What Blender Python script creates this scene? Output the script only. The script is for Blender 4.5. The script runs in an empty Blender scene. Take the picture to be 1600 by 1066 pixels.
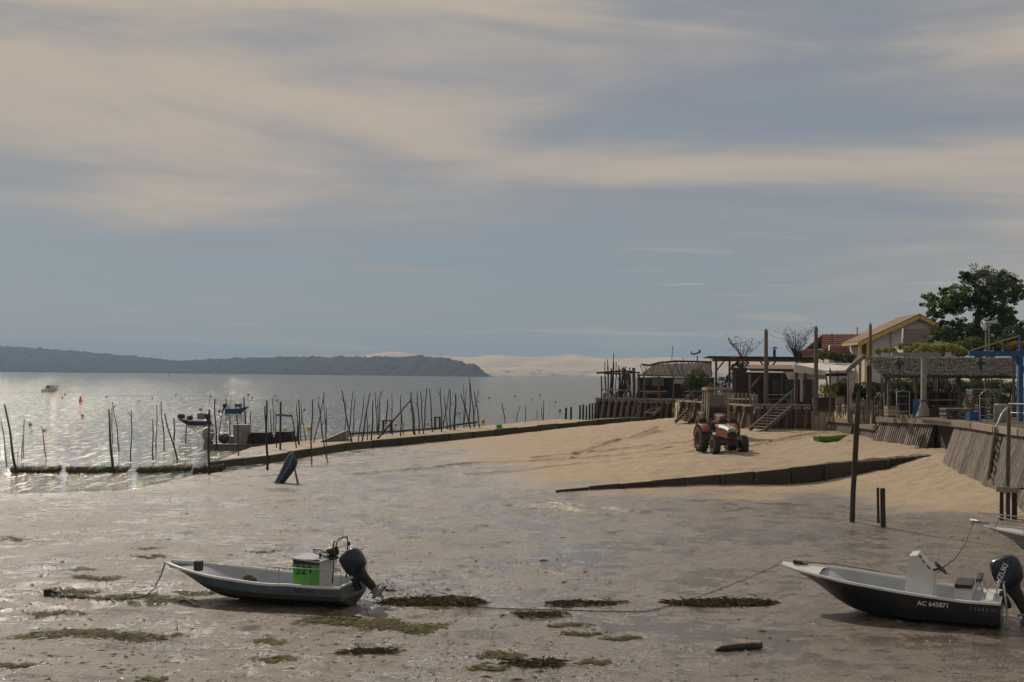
import bpy, math, random
import numpy as np
from mathutils import Vector, Matrix, noise as mnoise

random.seed(7)
rng = np.random.default_rng(7)
S = bpy.context.scene
C = S.collection
R = math.radians

# ------------------------------------------------------------------ camera, sky, sun, exposure
CAM_H = 5.3          # eye height above the water
FPX = 2000.0         # focal length in pixels of the 1600 px wide photograph
ROLL = 0.007
HY = 584.1           # horizon row at the picture's centre column
cam_d = bpy.data.cameras.new('camera')
cam = bpy.data.objects.new('camera', cam_d)
C.objects.link(cam)
cam.location = (0, 0, CAM_H)
cam.rotation_euler = (R(90), -ROLL, 0)
cam_d.sensor_width = 36
cam_d.lens = 36 * FPX / 1600
cam_d.shift_y = (HY - 533) / 1600
cam_d.clip_start = 0.5
cam_d.clip_end = 30000
S.camera = cam

SUN_AZ, SUN_EL = -29.0, 38.0       # degrees left of the view axis, above the horizon
w = bpy.data.worlds.new('World')
S.world = w
w.use_nodes = True
nt = w.node_tree
nt.nodes.clear()
def wn(t, **k):
    n = nt.nodes.new(t)
    for a, b in k.items():
        setattr(n, a, b)
    return n
def wmath(op, a, b=None, clamp=False):
    n = wn('ShaderNodeMath', operation=op, use_clamp=clamp)
    for i, v in enumerate((a, b)):
        if v is None:
            continue
        if isinstance(v, (int, float)):
            n.inputs[i].default_value = v
        else:
            nt.links.new(v, n.inputs[i])
    return n.outputs[0]
def wramp(v, lo, hi):
    n = wn('ShaderNodeMapRange', interpolation_type='SMOOTHSTEP')
    nt.links.new(v, n.inputs[0])
    n.inputs[1].default_value = lo
    n.inputs[2].default_value = hi
    return n.outputs[0]
sky = wn('ShaderNodeTexSky', sky_type='NISHITA', sun_disc=False)
sky.sun_elevation = R(SUN_EL)
sky.sun_rotation = R(SUN_AZ)
sky.air_density, sky.dust_density, sky.ozone_density = 1.0, 0.5, 2.0
tc = wn('ShaderNodeTexCoord')
sep = wn('ShaderNodeSeparateXYZ')
nt.links.new(tc.outputs['Generated'], sep.inputs[0])
az = wmath('ARCTAN2', sep.outputs[0], sep.outputs[1])
el = wmath('ARCSINE', sep.outputs[2])
def cloud_noise(sx, sy, ox, oy, detail, rough, dist):
    cb = wn('ShaderNodeCombineXYZ')
    nt.links.new(wmath('ADD', wmath('MULTIPLY', az, sx), ox), cb.inputs[0])
    nt.links.new(wmath('ADD', wmath('MULTIPLY', el, sy), oy), cb.inputs[1])
    n = wn('ShaderNodeTexNoise')
    nt.links.new(cb.outputs[0], n.inputs['Vector'])
    n.inputs['Scale'].default_value = 1
    n.inputs['Detail'].default_value = detail
    n.inputs['Roughness'].default_value = rough
    n.inputs['Distortion'].default_value = dist
    return n.outputs[0]
big = cloud_noise(1.5, 8.0, 5.1, 1.2, 5, 0.46, 0.5)
wisp = cloud_noise(2.2, 13.0, 1.0, 8.0, 7, 0.57, 0.9)
streak = cloud_noise(6.0, 110.0, 4.4, 2.0, 5, 0.5, 0.4)
veil = wramp(el, 0.05, 0.15)                      # the high sheet begins a few degrees up
body = wmath('ADD', wmath('MULTIPLY', big, 0.75), wmath('MULTIPLY', wisp, 0.35))
cov = wramp(wmath('ADD', body, wmath('MULTIPLY', veil, 0.20)), 0.53, 0.81)
low = wmath('SUBTRACT', 1.0, wramp(el, 0.07, 0.15))
thin = wmath('MULTIPLY', wramp(streak, 0.54, 0.66), wmath('MULTIPLY', low, 0.75))
cov = wmath('MULTIPLY', wmath('MAXIMUM', cov, thin), 0.92)
shade = wramp(wmath('ADD', wmath('MULTIPLY', wisp, 0.6), wmath('MULTIPLY', big, 0.5)), 0.42, 0.66)
ccol = wn('ShaderNodeMixRGB')
nt.links.new(shade, ccol.inputs[0])
ccol.inputs[1].default_value = (0.31, 0.305, 0.31, 1)
ccol.inputs[2].default_value = (0.52, 0.435, 0.35, 1)
skys = wn('ShaderNodeMixRGB', blend_type='MULTIPLY')
skys.inputs[0].default_value = 1
nt.links.new(sky.outputs[0], skys.inputs[1])
SKY_K = 0.052
skys.inputs[2].default_value = (SKY_K * 0.90, SKY_K * 0.97, SKY_K * 1.08, 1)
veiled = wn('ShaderNodeMixRGB')                  # thin even veil of cirrostratus over the whole sky
veiled.inputs[0].default_value = 0.72
nt.links.new(skys.outputs[0], veiled.inputs[1])
veiled.inputs[2].default_value = (0.25, 0.27, 0.285, 1)
mixs = wn('ShaderNodeMixRGB')
nt.links.new(cov, mixs.inputs[0])
nt.links.new(veiled.outputs[0], mixs.inputs[1])
nt.links.new(ccol.outputs[0], mixs.inputs[2])
bg = wn('ShaderNodeBackground')
bg.inputs[1].default_value = 1.0
nt.links.new(mixs.outputs[0], bg.inputs[0])
wo = wn('ShaderNodeOutputWorld')
nt.links.new(bg.outputs[0], wo.inputs[0])

sd = bpy.data.lights.new('sun', 'SUN')
sd.energy = 3.4
sd.angle = R(0.8)
sd.color = (1.0, 0.88, 0.72)
sun = bpy.data.objects.new('sun', sd)
C.objects.link(sun)
sdir = Vector((math.sin(R(SUN_AZ)) * math.cos(R(SUN_EL)), math.cos(R(SUN_AZ)) * math.cos(R(SUN_EL)), math.sin(R(SUN_EL))))
sun.rotation_euler = (-sdir).to_track_quat('-Z', 'Y').to_euler()

S.render.engine = 'CYCLES'
S.view_settings.view_transform = 'Standard'
S.view_settings.look = 'None'
S.view_settings.exposure = 0.0
S.view_settings.gamma = 1.0
S.view_settings.use_curve_mapping = False
S.cycles.volume_bounces = 0
S.cycles.max_bounces = 6

# ------------------------------------------------------------------ photograph pixel -> world
def unroll(px, py):
    u, v = px - 800.0, py - HY
    return u + ROLL * v, v - ROLL * u
def V(px, py, Y):
    u, v = unroll(px, py)
    return Vector((u / FPX * Y, Y, CAM_H - v / FPX * Y))
def sc(Y):
    return Y / FPX                   # metres per photograph pixel at depth Y

# ------------------------------------------------------------------ materials
MATS = {}
def mat(name, col, rough=0.8, col2=None, scale=4.0, stretch=(1, 1, 1), bump=0.0, metal=0.0, vary=0.25, spec=0.4, amount=1.0, leaf=False):
    if name in MATS:
        return MATS[name]
    m = bpy.data.materials.new(name)
    m.use_nodes = True
    t = m.node_tree
    p = t.nodes['Principled BSDF']
    p.inputs['Roughness'].default_value = rough
    p.inputs['Metallic'].default_value = metal
    p.inputs['Specular IOR Level'].default_value = spec
    tcn = t.nodes.new('ShaderNodeTexCoord')
    mp = t.nodes.new('ShaderNodeMapping')
    mp.inputs['Scale'].default_value = stretch
    t.links.new(tcn.outputs['Object'], mp.inputs[0])
    n = t.nodes.new('ShaderNodeTexNoise')
    n.inputs['Scale'].default_value = scale
    n.inputs['Detail'].default_value = 6
    n.inputs['Roughness'].default_value = 0.65
    t.links.new(mp.outputs[0], n.inputs['Vector'])
    mr = t.nodes.new('ShaderNodeMapRange')
    mr.inputs[1].default_value = 0.35
    mr.inputs[2].default_value = 0.68
    mr.inputs[4].default_value = amount
    t.links.new(n.outputs[0], mr.inputs[0])
    mx = t.nodes.new('ShaderNodeMixRGB')
    c2 = col2 or tuple(c * 0.6 for c in col)
    mx.inputs[1].default_value = (*col, 1)
    mx.inputs[2].default_value = (*c2, 1)
    t.links.new(mr.outputs[0], mx.inputs[0])
    oi = t.nodes.new('ShaderNodeObjectInfo')
    vr = t.nodes.new('ShaderNodeMapRange')
    vr.inputs[3].default_value = 1 - vary
    vr.inputs[4].default_value = 1 + vary
    t.links.new(oi.outputs['Random'], vr.inputs[0])
    hv = t.nodes.new('ShaderNodeHueSaturation')
    t.links.new(vr.outputs[0], hv.inputs['Value'])
    t.links.new(mx.outputs[0], hv.inputs['Color'])
    t.links.new(hv.outputs[0], p.inputs['Base Color'])
    if leaf:
        tl = t.nodes.new('ShaderNodeBsdfTranslucent')
        t.links.new(hv.outputs[0], tl.inputs[0])
        ms = t.nodes.new('ShaderNodeMixShader')
        ms.inputs[0].default_value = 0.45
        t.links.new(p.outputs[0], ms.inputs[1])
        t.links.new(tl.outputs[0], ms.inputs[2])
        t.links.new(ms.outputs[0], t.nodes['Material Output'].inputs[0])
    if bump:
        b = t.nodes.new('ShaderNodeBump')
        b.inputs['Strength'].default_value = bump
        b.inputs['Distance'].default_value = 0.02
        t.links.new(n.outputs[0], b.inputs['Height'])
        t.links.new(b.outputs[0], p.inputs['Normal'])
    MATS[name] = m
    return m
M = {}
M['stake'] = mat('stake_wood', (0.055, 0.043, 0.037), 0.8, (0.022, 0.018, 0.016), 3, (3, 3, 0.6), 0.4, vary=0.35)
M['oldwood'] = mat('weathered_wood', (0.19, 0.15, 0.12), 0.85, (0.085, 0.066, 0.052), 5, (3, 3, 0.5), 0.4)
M['palewood'] = mat('pale_wood', (0.33, 0.27, 0.21), 0.85, (0.18, 0.145, 0.115), 5, (3, 3, 0.6), 0.4)
M['brownwood'] = mat('brown_wood', (0.155, 0.095, 0.062), 0.8, (0.065, 0.04, 0.028), 5, (3, 3, 0.6), 0.4)
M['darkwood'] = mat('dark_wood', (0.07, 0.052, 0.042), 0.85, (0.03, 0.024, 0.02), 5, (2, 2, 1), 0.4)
M['greywood'] = mat('grey_slat_wood', (0.21, 0.18, 0.155), 0.85, (0.10, 0.083, 0.07), 2.5, (3, 3, 0.7), 0.3, vary=0.3)
M['thatch'] = mat('thatch', (0.125, 0.105, 0.088), 0.95, (0.05, 0.042, 0.036), 9, (1, 1, 1), 0.8)
M['algaewood'] = mat('algae_wood', (0.075, 0.06, 0.04), 0.8, (0.05, 0.062, 0.02), 2.2, (1, 1, 1.5), 0.6)
M['white'] = mat('white_paint', (0.66, 0.65, 0.62), 0.5, (0.50, 0.48, 0.45), 3, vary=0.05)
M['cloth'] = mat('white_cloth', (0.62, 0.58, 0.52), 0.9, (0.46, 0.43, 0.38), 3, vary=0.05)
M['concrete'] = mat('concrete', (0.30, 0.285, 0.265), 0.85, (0.19, 0.18, 0.165), 3, vary=0.08, bump=0.2)
M['blue'] = mat('blue_paint', (0.02, 0.10, 0.26), 0.5, (0.02, 0.07, 0.18), 3, vary=0.05)
M['green'] = mat('green_paint', (0.02, 0.10, 0.07), 0.5, vary=0.1)
M['tile'] = mat('roof_tile', (0.21, 0.075, 0.05), 0.85, (0.11, 0.045, 0.035), 6, vary=0.15, bump=0.3)
M['tileb'] = mat('brown_roof_tile', (0.22, 0.125, 0.082), 0.85, (0.14, 0.08, 0.055), 6, vary=0.1, bump=0.3)
M['brownroof'] = mat('dark_brown_roof', (0.062, 0.032, 0.025), 0.85, (0.04, 0.022, 0.018), 6, vary=0.05)
M['plaster'] = mat('plaster', (0.60, 0.57, 0.57), 0.9, (0.50, 0.47, 0.47), 1.5, vary=0.03)
M['yellow'] = mat('yellow_trim', (0.62, 0.42, 0.13), 0.7, (0.5, 0.33, 0.10), 3, vary=0.05)
M['rust'] = mat('rusty_metal', (0.18, 0.095, 0.06), 0.8, (0.08, 0.045, 0.035), 6, vary=0.1)
M['steel'] = mat('galvanised_steel', (0.42, 0.43, 0.43), 0.45, (0.30, 0.30, 0.30), 6, metal=0.7, vary=0.1)
M['rubber'] = mat('tyre_rubber', (0.028, 0.027, 0.026), 0.85, (0.06, 0.052, 0.042), 5, vary=0.1, bump=0.3)
M['orange'] = mat('orange_paint', (0.30, 0.078, 0.03), 0.65, (0.13, 0.05, 0.03), 7, vary=0.03)
M['greyp'] = mat('grey_paint', (0.30, 0.30, 0.29), 0.5, (0.20, 0.19, 0.18), 5, vary=0.05)
M['black'] = mat('black_plastic', (0.018, 0.018, 0.019), 0.5, (0.03, 0.03, 0.03), 5, vary=0.05)
M['navy'] = mat('navy_cowl', (0.010, 0.016, 0.032), 0.28, (0.014, 0.020, 0.036), 3, vary=0.02, spec=0.5)
M['hullblack'] = mat('black_gelcoat', (0.012, 0.012, 0.014), 0.22, (0.02, 0.02, 0.022), 2, vary=0.02, spec=0.5)
M['hullgrey'] = mat('grey_blue_hull', (0.125, 0.165, 0.195), 0.5, (0.062, 0.085, 0.105), 2.6, vary=0.02, bump=0.05)
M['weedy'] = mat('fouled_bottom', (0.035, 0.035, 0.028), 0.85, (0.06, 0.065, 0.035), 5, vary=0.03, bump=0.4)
M['bottomblue'] = mat('blue_antifoul', (0.02, 0.032, 0.045), 0.7, (0.03, 0.035, 0.04), 3, vary=0.02)
M['gel'] = mat('white_gelcoat', (0.60, 0.60, 0.59), 0.35, (0.50, 0.50, 0.48), 2, vary=0.02)
M['liner'] = mat('grey_deck_liner', (0.38, 0.41, 0.45), 0.6, (0.30, 0.32, 0.36), 2, vary=0.02)
M['dinghyblue'] = mat('dark_blue_hull', (0.02, 0.04, 0.085), 0.45, (0.03, 0.05, 0.09), 3, vary=0.02)
M['skiff'] = mat('bright_green_hull', (0.16, 0.36, 0.02), 0.5, (0.07, 0.14, 0.02), 4, vary=0.02)
M['signgreen'] = mat('bright_green_panel', (0.08, 0.34, 0.045), 0.5, (0.065, 0.27, 0.04), 3, vary=0.01)
M['ylw'] = mat('yellow_plastic', (0.62, 0.42, 0.03), 0.5, (0.5, 0.33, 0.03), 4, vary=0.1)
M['red'] = mat('red_plastic', (0.50, 0.04, 0.02), 0.5, vary=0.05)
M['buoy'] = mat('dark_buoy', (0.06, 0.055, 0.055), 0.6, vary=0.3)
M['rope'] = mat('rope', (0.10, 0.075, 0.055), 0.9, vary=0.1)
M['weed'] = mat('brown_seaweed', (0.17, 0.125, 0.062), 0.85, (0.07, 0.052, 0.03), 8, vary=0.1)
M['algae'] = mat('green_algae', (0.15, 0.14, 0.03), 0.8, (0.085, 0.075, 0.03), 1.2, vary=0.1, leaf=True)
M['oyster'] = mat('dark_oyster_bags', (0.016, 0.015, 0.015), 0.8, (0.03, 0.027, 0.025), 9, vary=0.1, bump=0.6)
M['alu'] = mat('dull_aluminium', (0.20, 0.19, 0.175), 0.55, (0.14, 0.13, 0.12), 3, metal=0.2, vary=0.05)
M['pine'] = mat('pine_needles', (0.12, 0.165, 0.045), 0.7, (0.04, 0.062, 0.02), 0.6, vary=0.05, leaf=True)
M['bush'] = mat('bush_leaves', (0.11, 0.135, 0.035), 0.7, (0.04, 0.058, 0.018), 1.5, vary=0.1, leaf=True)
M['vine'] = mat('vine_leaves', (0.40, 0.34, 0.055), 0.7, (0.17, 0.18, 0.035), 1.8, vary=0.05, leaf=True)
M['amber'] = mat('amber_leaves', (0.36, 0.19, 0.03), 0.7, (0.16, 0.10, 0.02), 2, vary=0.05, leaf=True)
M['bark'] = mat('bark', (0.10, 0.075, 0.06), 0.9, (0.05, 0.04, 0.032), 4, (3, 3, 0.7), 0.5)
M['glass'] = mat('window_glass', (0.05, 0.065, 0.07), 0.12, (0.08, 0.09, 0.09), 2, vary=0.05, spec=0.6)
def clear_glass():
    m = bpy.data.materials.new('clear_glass')
    m.use_nodes = True
    t = m.node_tree
    p = t.nodes['Principled BSDF']
    p.inputs['Base Color'].default_value = (0.6, 0.66, 0.66, 1)
    p.inputs['Roughness'].default_value = 0.1
    tr = t.nodes.new('ShaderNodeBsdfTransparent')
    tr.inputs[0].default_value = (0.8, 0.86, 0.85, 1)
    mx = t.nodes.new('ShaderNodeMixShader')
    mx.inputs[0].default_value = 0.18
    t.links.new(tr.outputs[0], mx.inputs[1])
    t.links.new(p.outputs[0], mx.inputs[2])
    t.links.new(mx.outputs[0], t.nodes['Material Output'].inputs[0])
    return m
M['clear'] = clear_glass()
M['print_white'] = mat('white_lettering', (0.7, 0.7, 0.7), 0.6, (0.6, 0.6, 0.6), 3, vary=0.01)
M['print_black'] = mat('black_lettering', (0.015, 0.015, 0.018), 0.6, vary=0.01)
M['print_navy'] = mat('faded_navy_lettering', (0.05, 0.07, 0.11), 0.6, vary=0.01)

# ------------------------------------------------------------------ mesh helpers
class MB:
    def __init__(s):
        s.v, s.f, s.s = [], [], []
    def add(s, vs, fs, smooth=False):
        o = len(s.v)
        s.v += [tuple(p) for p in vs]
        s.f += [tuple(i + o for i in f) for f in fs]
        s.s += [smooth] * len(fs)
        return s
    def box(s, c, size, rot=None):
        hx, hy, hz = size[0] / 2, size[1] / 2, size[2] / 2
        pts = [Vector((x, y, z)) for x in (-hx, hx) for y in (-hy, hy) for z in (-hz, hz)]
        if rot is not None:
            pts = [rot @ p for p in pts]
        c = Vector(c)
        return s.add([p + c for p in pts], [(0, 1, 3, 2), (4, 6, 7, 5), (0, 4, 5, 1), (2, 3, 7, 6), (0, 2, 6, 4), (1, 5, 7, 3)])
    def beam(s, p, q, w, h, up=(0, 0, 1)):
        p, q = Vector(p), Vector(q)
        d = (q - p).normalized()
        u = Vector(up)
        if abs(d.dot(u)) > 0.97:
            u = Vector((0, 1, 0))
        a = d.cross(u).normalized()
        b = a.cross(d)
        pts = []
        for e in (p, q):
            for i, j in ((-1, -1), (1, -1), (1, 1), (-1, 1)):
                pts.append(e + a * (i * w / 2) + b * (j * h / 2))
        return s.add(pts, [(3, 2, 1, 0), (4, 5, 6, 7), (0, 1, 5, 4), (1, 2, 6, 5), (2, 3, 7, 6), (3, 0, 4, 7)])
    def tube(s, pts, r, n=7, smooth=True):
        pts = [Vector(p) for p in pts]
        if isinstance(r, (int, float)):
            r = [r] * len(pts)
        rows = []
        ref = None
        for i, p in enumerate(pts):
            d = (pts[min(i + 1, len(pts) - 1)] - pts[max(i - 1, 0)]).normalized()
            if ref is None:
                ref = Vector((1, 0, 0)) if abs(d.x) < 0.9 else Vector((0, 1, 0))
            a = d.cross(ref).normalized()
            b = a.cross(d)
            ref = -(d.cross(a))
            ref = b
            rows.append([p + (a * math.cos(2 * math.pi * k / n) + b * math.sin(2 * math.pi * k / n)) * r[i] for k in range(n)])
        s.loft(rows, True, smooth)
        o = len(s.v)
        L = len(rows)
        s.add(rows[0], [tuple(range(n))[::-1]])
        s.add(rows[-1], [tuple(range(n))])
        return s
    def loft(s, rows, closed=False, smooth=True):
        n = len(rows[0])
        fs = []
        for i in range(len(rows) - 1):
            for k in range(n if closed else n - 1):
                a, b = i * n + k, i * n + (k + 1) % n
                fs.append((a, b, b + n, a + n))
        return s.add([p for r in rows for p in r], fs, smooth)
    def prism(s, poly, ext):
        ext = Vector(ext)
        n = len(poly)
        a = [Vector(p) for p in poly]
        b = [p + ext for p in a]
        return s.add(a + b, [tuple(range(n))[::-1], tuple(range(n, 2 * n))] + [(i, (i + 1) % n, (i + 1) % n + n, i + n) for i in range(n)])
    def lathe(s, prof, n=20, axis='y', c=(0, 0, 0)):
        rows = []
        c = Vector(c)
        for (r, h) in prof:
            row = []
            for k in range(n):
                a = 2 * math.pi * k / n
                x, z = r * math.cos(a), r * math.sin(a)
                row.append(c + (Vector((x, h, z)) if axis == 'y' else Vector((x, z, h))))
            rows.append(row)
        return s.loft(rows, True, True)
    def ball(s, c, r, n=10, m=6, sq=(1, 1, 1)):
        rows = []
        c = Vector(c)
        for i in range(m + 1):
            t = math.pi * i / m
            rr = max(math.sin(t), 0.02)
            rows.append([c + Vector((rr * math.cos(2 * math.pi * k / n) * r * sq[0], rr * math.sin(2 * math.pi * k / n) * r * sq[1], -math.cos(t) * r * sq[2])) for k in range(n)])
        return s.loft(rows, True, True)
    def mesh(s, name):
        me = bpy.data.meshes.new(name)
        me.from_pydata(s.v, [], s.f)
        me.polygons.foreach_set('use_smooth', s.s)
        me.update()
        return me
    def build(s, name, m, parent=None, world=False):
        """link as ONE mesh object; world=True: the points are world points under a placed parent"""
        if world and parent is not None:
            inv = (Matrix.Translation(parent.location) @ parent.rotation_euler.to_matrix().to_4x4()).inverted()
            s.v = [tuple(inv @ Vector(p)) for p in s.v]
        o = bpy.data.objects.new(name, s.mesh(name))
        o.data.materials.append(M[m] if isinstance(m, str) else m)
        C.objects.link(o)
        o.parent = parent
        return o
    def thing(s, name, m, label, cat, loc, group=None):
        """one-mesh top-level thing whose points are world points; origin goes to loc"""
        loc = Vector(loc)
        s.v = [tuple(Vector(p) - loc) for p in s.v]
        o = s.build(name, m)
        o.location = loc
        tag(o, label, cat, group)
        return o
def tag(o, label=None, cat=None, group=None, kind=None):
    if label: o['label'] = label
    if cat: o['category'] = cat
    if group: o['group'] = group
    if kind: o['kind'] = kind
    return o
def thing(name, label, cat, loc=(0, 0, 0), rz=0.0, group=None):
    o = bpy.data.objects.new(name, None)
    o.empty_display_size = 0.2
    C.objects.link(o)
    o.location = loc
    o.rotation_euler = (0, 0, rz)
    return tag(o, label, cat, group)
def lettering(txt, size, m, parent, origin, xdir, updir, name='lettering', shear=0.0, bold=0.0):
    """flat print: text laid with its left baseline end at origin, reading along xdir"""
    cu = bpy.data.curves.new('t', 'FONT')
    cu.body = txt
    cu.size = size
    cu.shear = shear
    cu.offset = bold
    ob = bpy.data.objects.new('t', cu)
    C.objects.link(ob)
    dg = bpy.context.evaluated_depsgraph_get()
    me = bpy.data.meshes.new_from_object(ob.evaluated_get(dg))
    C.objects.unlink(ob)
    bpy.data.objects.remove(ob)
    x = Vector(xdir).normalized()
    n = x.cross(Vector(updir)).normalized()
    y = n.cross(x)
    mt = Matrix((x, y, n)).transposed().to_4x4()
    me.transform(Matrix.Translation(Vector(origin)) @ mt)
    o = bpy.data.objects.new(name, me)
    me.materials.clear()
    me.materials.append(M[m])
    C.objects.link(o)
    o.parent = parent
    return o
def worn_marks(m, parent, origin, xdir, updir, n, size, name='worn_lettering'):
    """row of broken strokes: writing on the thing that is too worn to be read in the photograph"""
    x = Vector(xdir).normalized()
    nr = x.cross(Vector(updir)).normalized()
    y = nr.cross(x)
    rs = random.Random(len(name) + n)
    mb = MB()
    for i in range(n):
        o_ = Vector(origin) + x * (i * size * .72)
        for j in range(2):
            a0, h0, h1 = rs.uniform(0, .42) * size, rs.uniform(0, .25) * size, rs.uniform(.5, .75) * size
            w_ = rs.uniform(.09, .16) * size
            mb.add([o_ + x * a0 + y * h0, o_ + x * (a0 + w_) + y * h0, o_ + x * (a0 + w_) + y * h1, o_ + x * a0 + y * h1], [(0, 1, 2, 3)])
    o = mb.build(name, m, parent)
    o['kind'] = 'stuff'          # strokes too small to pick apart
    return o
ORD = ['first', 'second', 'third', 'fourth', 'fifth', 'sixth', 'seventh', 'eighth', 'ninth', 'tenth', 'eleventh', 'twelfth', 'thirteenth', 'fourteenth', 'fifteenth', 'sixteenth', 'seventeenth', 'eighteenth', 'nineteenth', 'twentieth']
def ordinal(i):
    if i < 20:
        return ORD[i]
    tens = {2: 'twenty', 3: 'thirty', 4: 'forty'}[(i + 1) // 10]
    return tens + '-' + ORD[(i + 1) % 10 - 1] if (i + 1) % 10 else {3: 'thirtieth', 4: 'fortieth'}[(i + 1) // 10]

# ------------------------------------------------------------------ lie of the land
WALL_A = [(-16.6, 70.8, .30), (-14.25, 75, .40), (-10.9, 84, .65), (-2.8, 93, 1.05), (6.9, 102.8, 1.6), (12.5, 104, 1.95)]   # causeway edge: x, y, top
WALL_B = [(1.9, 53.0, .47), (6.0, 54.2, .75), (10.6, 55.6, 1.08), (14.0, 57.1, 1.32), (20.0, 58.7, 1.72)]                    # slipway edge
PLATEAU = [(7.3, 108.3), (13.2, 104.0), (12.6, 93.3), (15.3, 79.4), (18.9, 78.4), (19.5, 78.2), (20.1, 72.7), (20.2, 68.7), (21.2, 63.4), (21.2, 56.4), (19.8, 55.6), (19.4, 50.0), (19.0, 46.0), (18.6, 36), (18.6, 20), (30, -200), (7000, -200), (7000, 7800), (2600, 7800), (330, 1200), (36, 190), (17, 130), (14.5, 116), (8.2, 114)]
PZ = 3.3
def seg_info(X, Y, wall):
    """nearest point on a polyline: distance, signed side (+ = far side), top there, t in 0..1"""
    best = np.full(X.shape, 1e9); side = np.zeros_like(X); top = np.zeros_like(X); tt = np.zeros_like(X)
    n = len(wall) - 1
    for i in range(n):
        ax, ay, az_ = wall[i]; bx, by, bz = wall[i + 1]
        dx, dy = bx - ax, by - ay
        L2 = dx * dx + dy * dy
        t = np.clip(((X - ax) * dx + (Y - ay) * dy) / L2, 0, 1)
        d = np.hypot(X - ax - t * dx, Y - ay - t * dy)
        s_ = np.sign(dx * (Y - ay) - dy * (X - ax))
        m = d < best
        best = np.where(m, d, best); side = np.where(m, s_, side); top = np.where(m, az_ + t * (bz - az_), top); tt = np.where(m, (i + t) / n, tt)
    return best, side, top, tt
def drop_b(t):
    return 0.75 * np.exp(-((t - 0.70) / 0.27) ** 2) * np.clip(t / 0.2, 0, 1) * np.clip((1 - t) / 0.12, 0, 1)
CTRL = [(0, 12, .2), (-14, 12, .15), (14, 12, .2), (-6, 29, .12), (8, 27, .13), (0, 35, .16), (-12, 35, .12), (-20, 40, .08), (-28, 40, .03), (-21.9, 54.8, .0), (-17.2, 57, .0), (-30, 54, -.12), (-42, 45, -.1),
        (-22, 62, -.2), (-24, 70, -.5), (-40, 70, -.9), (-16, 66, .0), (-10.5, 59.4, .15), (-4, 50, .2), (11.5, 43, .38), (12.2, 42.3, .36), (16.8, 43.6, .45), (10, 37, .24), (18.5, 36, .4), (4, 44, .27),
        (0, 56, .36), (1.9, 53, .43), (-14.3, 74, -.02), (-10.7, 83, .22), (-2.6, 92, .62), (0, 83, .72), (7, 102, 1.25), (8.4, 83.6, 1.35), (12, 100, 1.85), (9.6, 60, 1.5), (12, 70, 1.7), (15, 78, 2.05), (11.8, 92.5, 2.05), (18.5, 77.5, 2.0), (17.3, 69, 1.75),
        (19.5, 72.5, 1.95), (19.6, 68.5, 1.88), (20.3, 62.8, 1.8), (19, 55.6, 1.6), (18.7, 50, 1.38), (18.3, 47, 1.15), (15.9, 52.9, .78), (17.4, 49.7, .85), (13.8, 56.4, .62), (10.4, 55, .55), (6, 53.5, .5), (-6, 70, .3), (5, 66, .85), (0, 70, .5)]
_c = np.array(CTRL, float)
_d, _s, _t, _tt = seg_info(_c[:, 0], _c[:, 1], WALL_B)
_cz = _c[:, 2] + np.where(_s < 0, drop_b(_tt) * np.exp(-_d / 5.0), 0)
def _phi(r2):
    return 0.5 * r2 * np.log(r2 + 1e-9)
_n = len(CTRL)
_A = np.zeros((_n + 3, _n + 3))
_A[:_n, :_n] = _phi((_c[:, None, 0] - _c[None, :, 0]) ** 2 + (_c[:, None, 1] - _c[None, :, 1]) ** 2) + np.eye(_n) * 2.0
_A[:_n, _n] = 1; _A[:_n, _n + 1:] = _c[:, :2]
_A[_n, :_n] = 1; _A[_n + 1:, :_n] = _c[:, :2].T
_w = np.linalg.solve(_A, np.concatenate([_cz, [0, 0, 0]]))
def inside_poly(X, Y, poly):
    r = np.zeros(X.shape, bool)
    for i in range(len(poly)):
        x0, y0 = poly[i]; x1, y1 = poly[i - 1]
        c = ((y0 > Y) != (y1 > Y))
        with np.errstate(divide='ignore', invalid='ignore'):
            r ^= c & (X < (x1 - x0) * (Y - y0) / (y1 - y0 + 1e-12) + x0)
    return r
def vnoise(X, Y, f, seed):
    x, y = X * f, Y * f
    xi, yi = np.floor(x).astype(np.int64), np.floor(y).astype(np.int64)
    fx, fy = x - xi, y - yi
    fx, fy = fx * fx * (3 - 2 * fx), fy * fy * (3 - 2 * fy)
    def h(a, b):
        n = (a * 374761393 + b * 668265263 + seed * 974634777) & 0x7fffffff
        n = ((n ^ (n >> 13)) * 1274126177) & 0x7fffffff
        return ((n ^ (n >> 16)) & 0xffff) / 65535.0
    return (h(xi, yi) * (1 - fx) + h(xi + 1, yi) * fx) * (1 - fy) + (h(xi, yi + 1) * (1 - fx) + h(xi + 1, yi + 1) * fx) * fy
TRACKS = []      # wheel ruts: polylines in plan, filled in below
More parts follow.
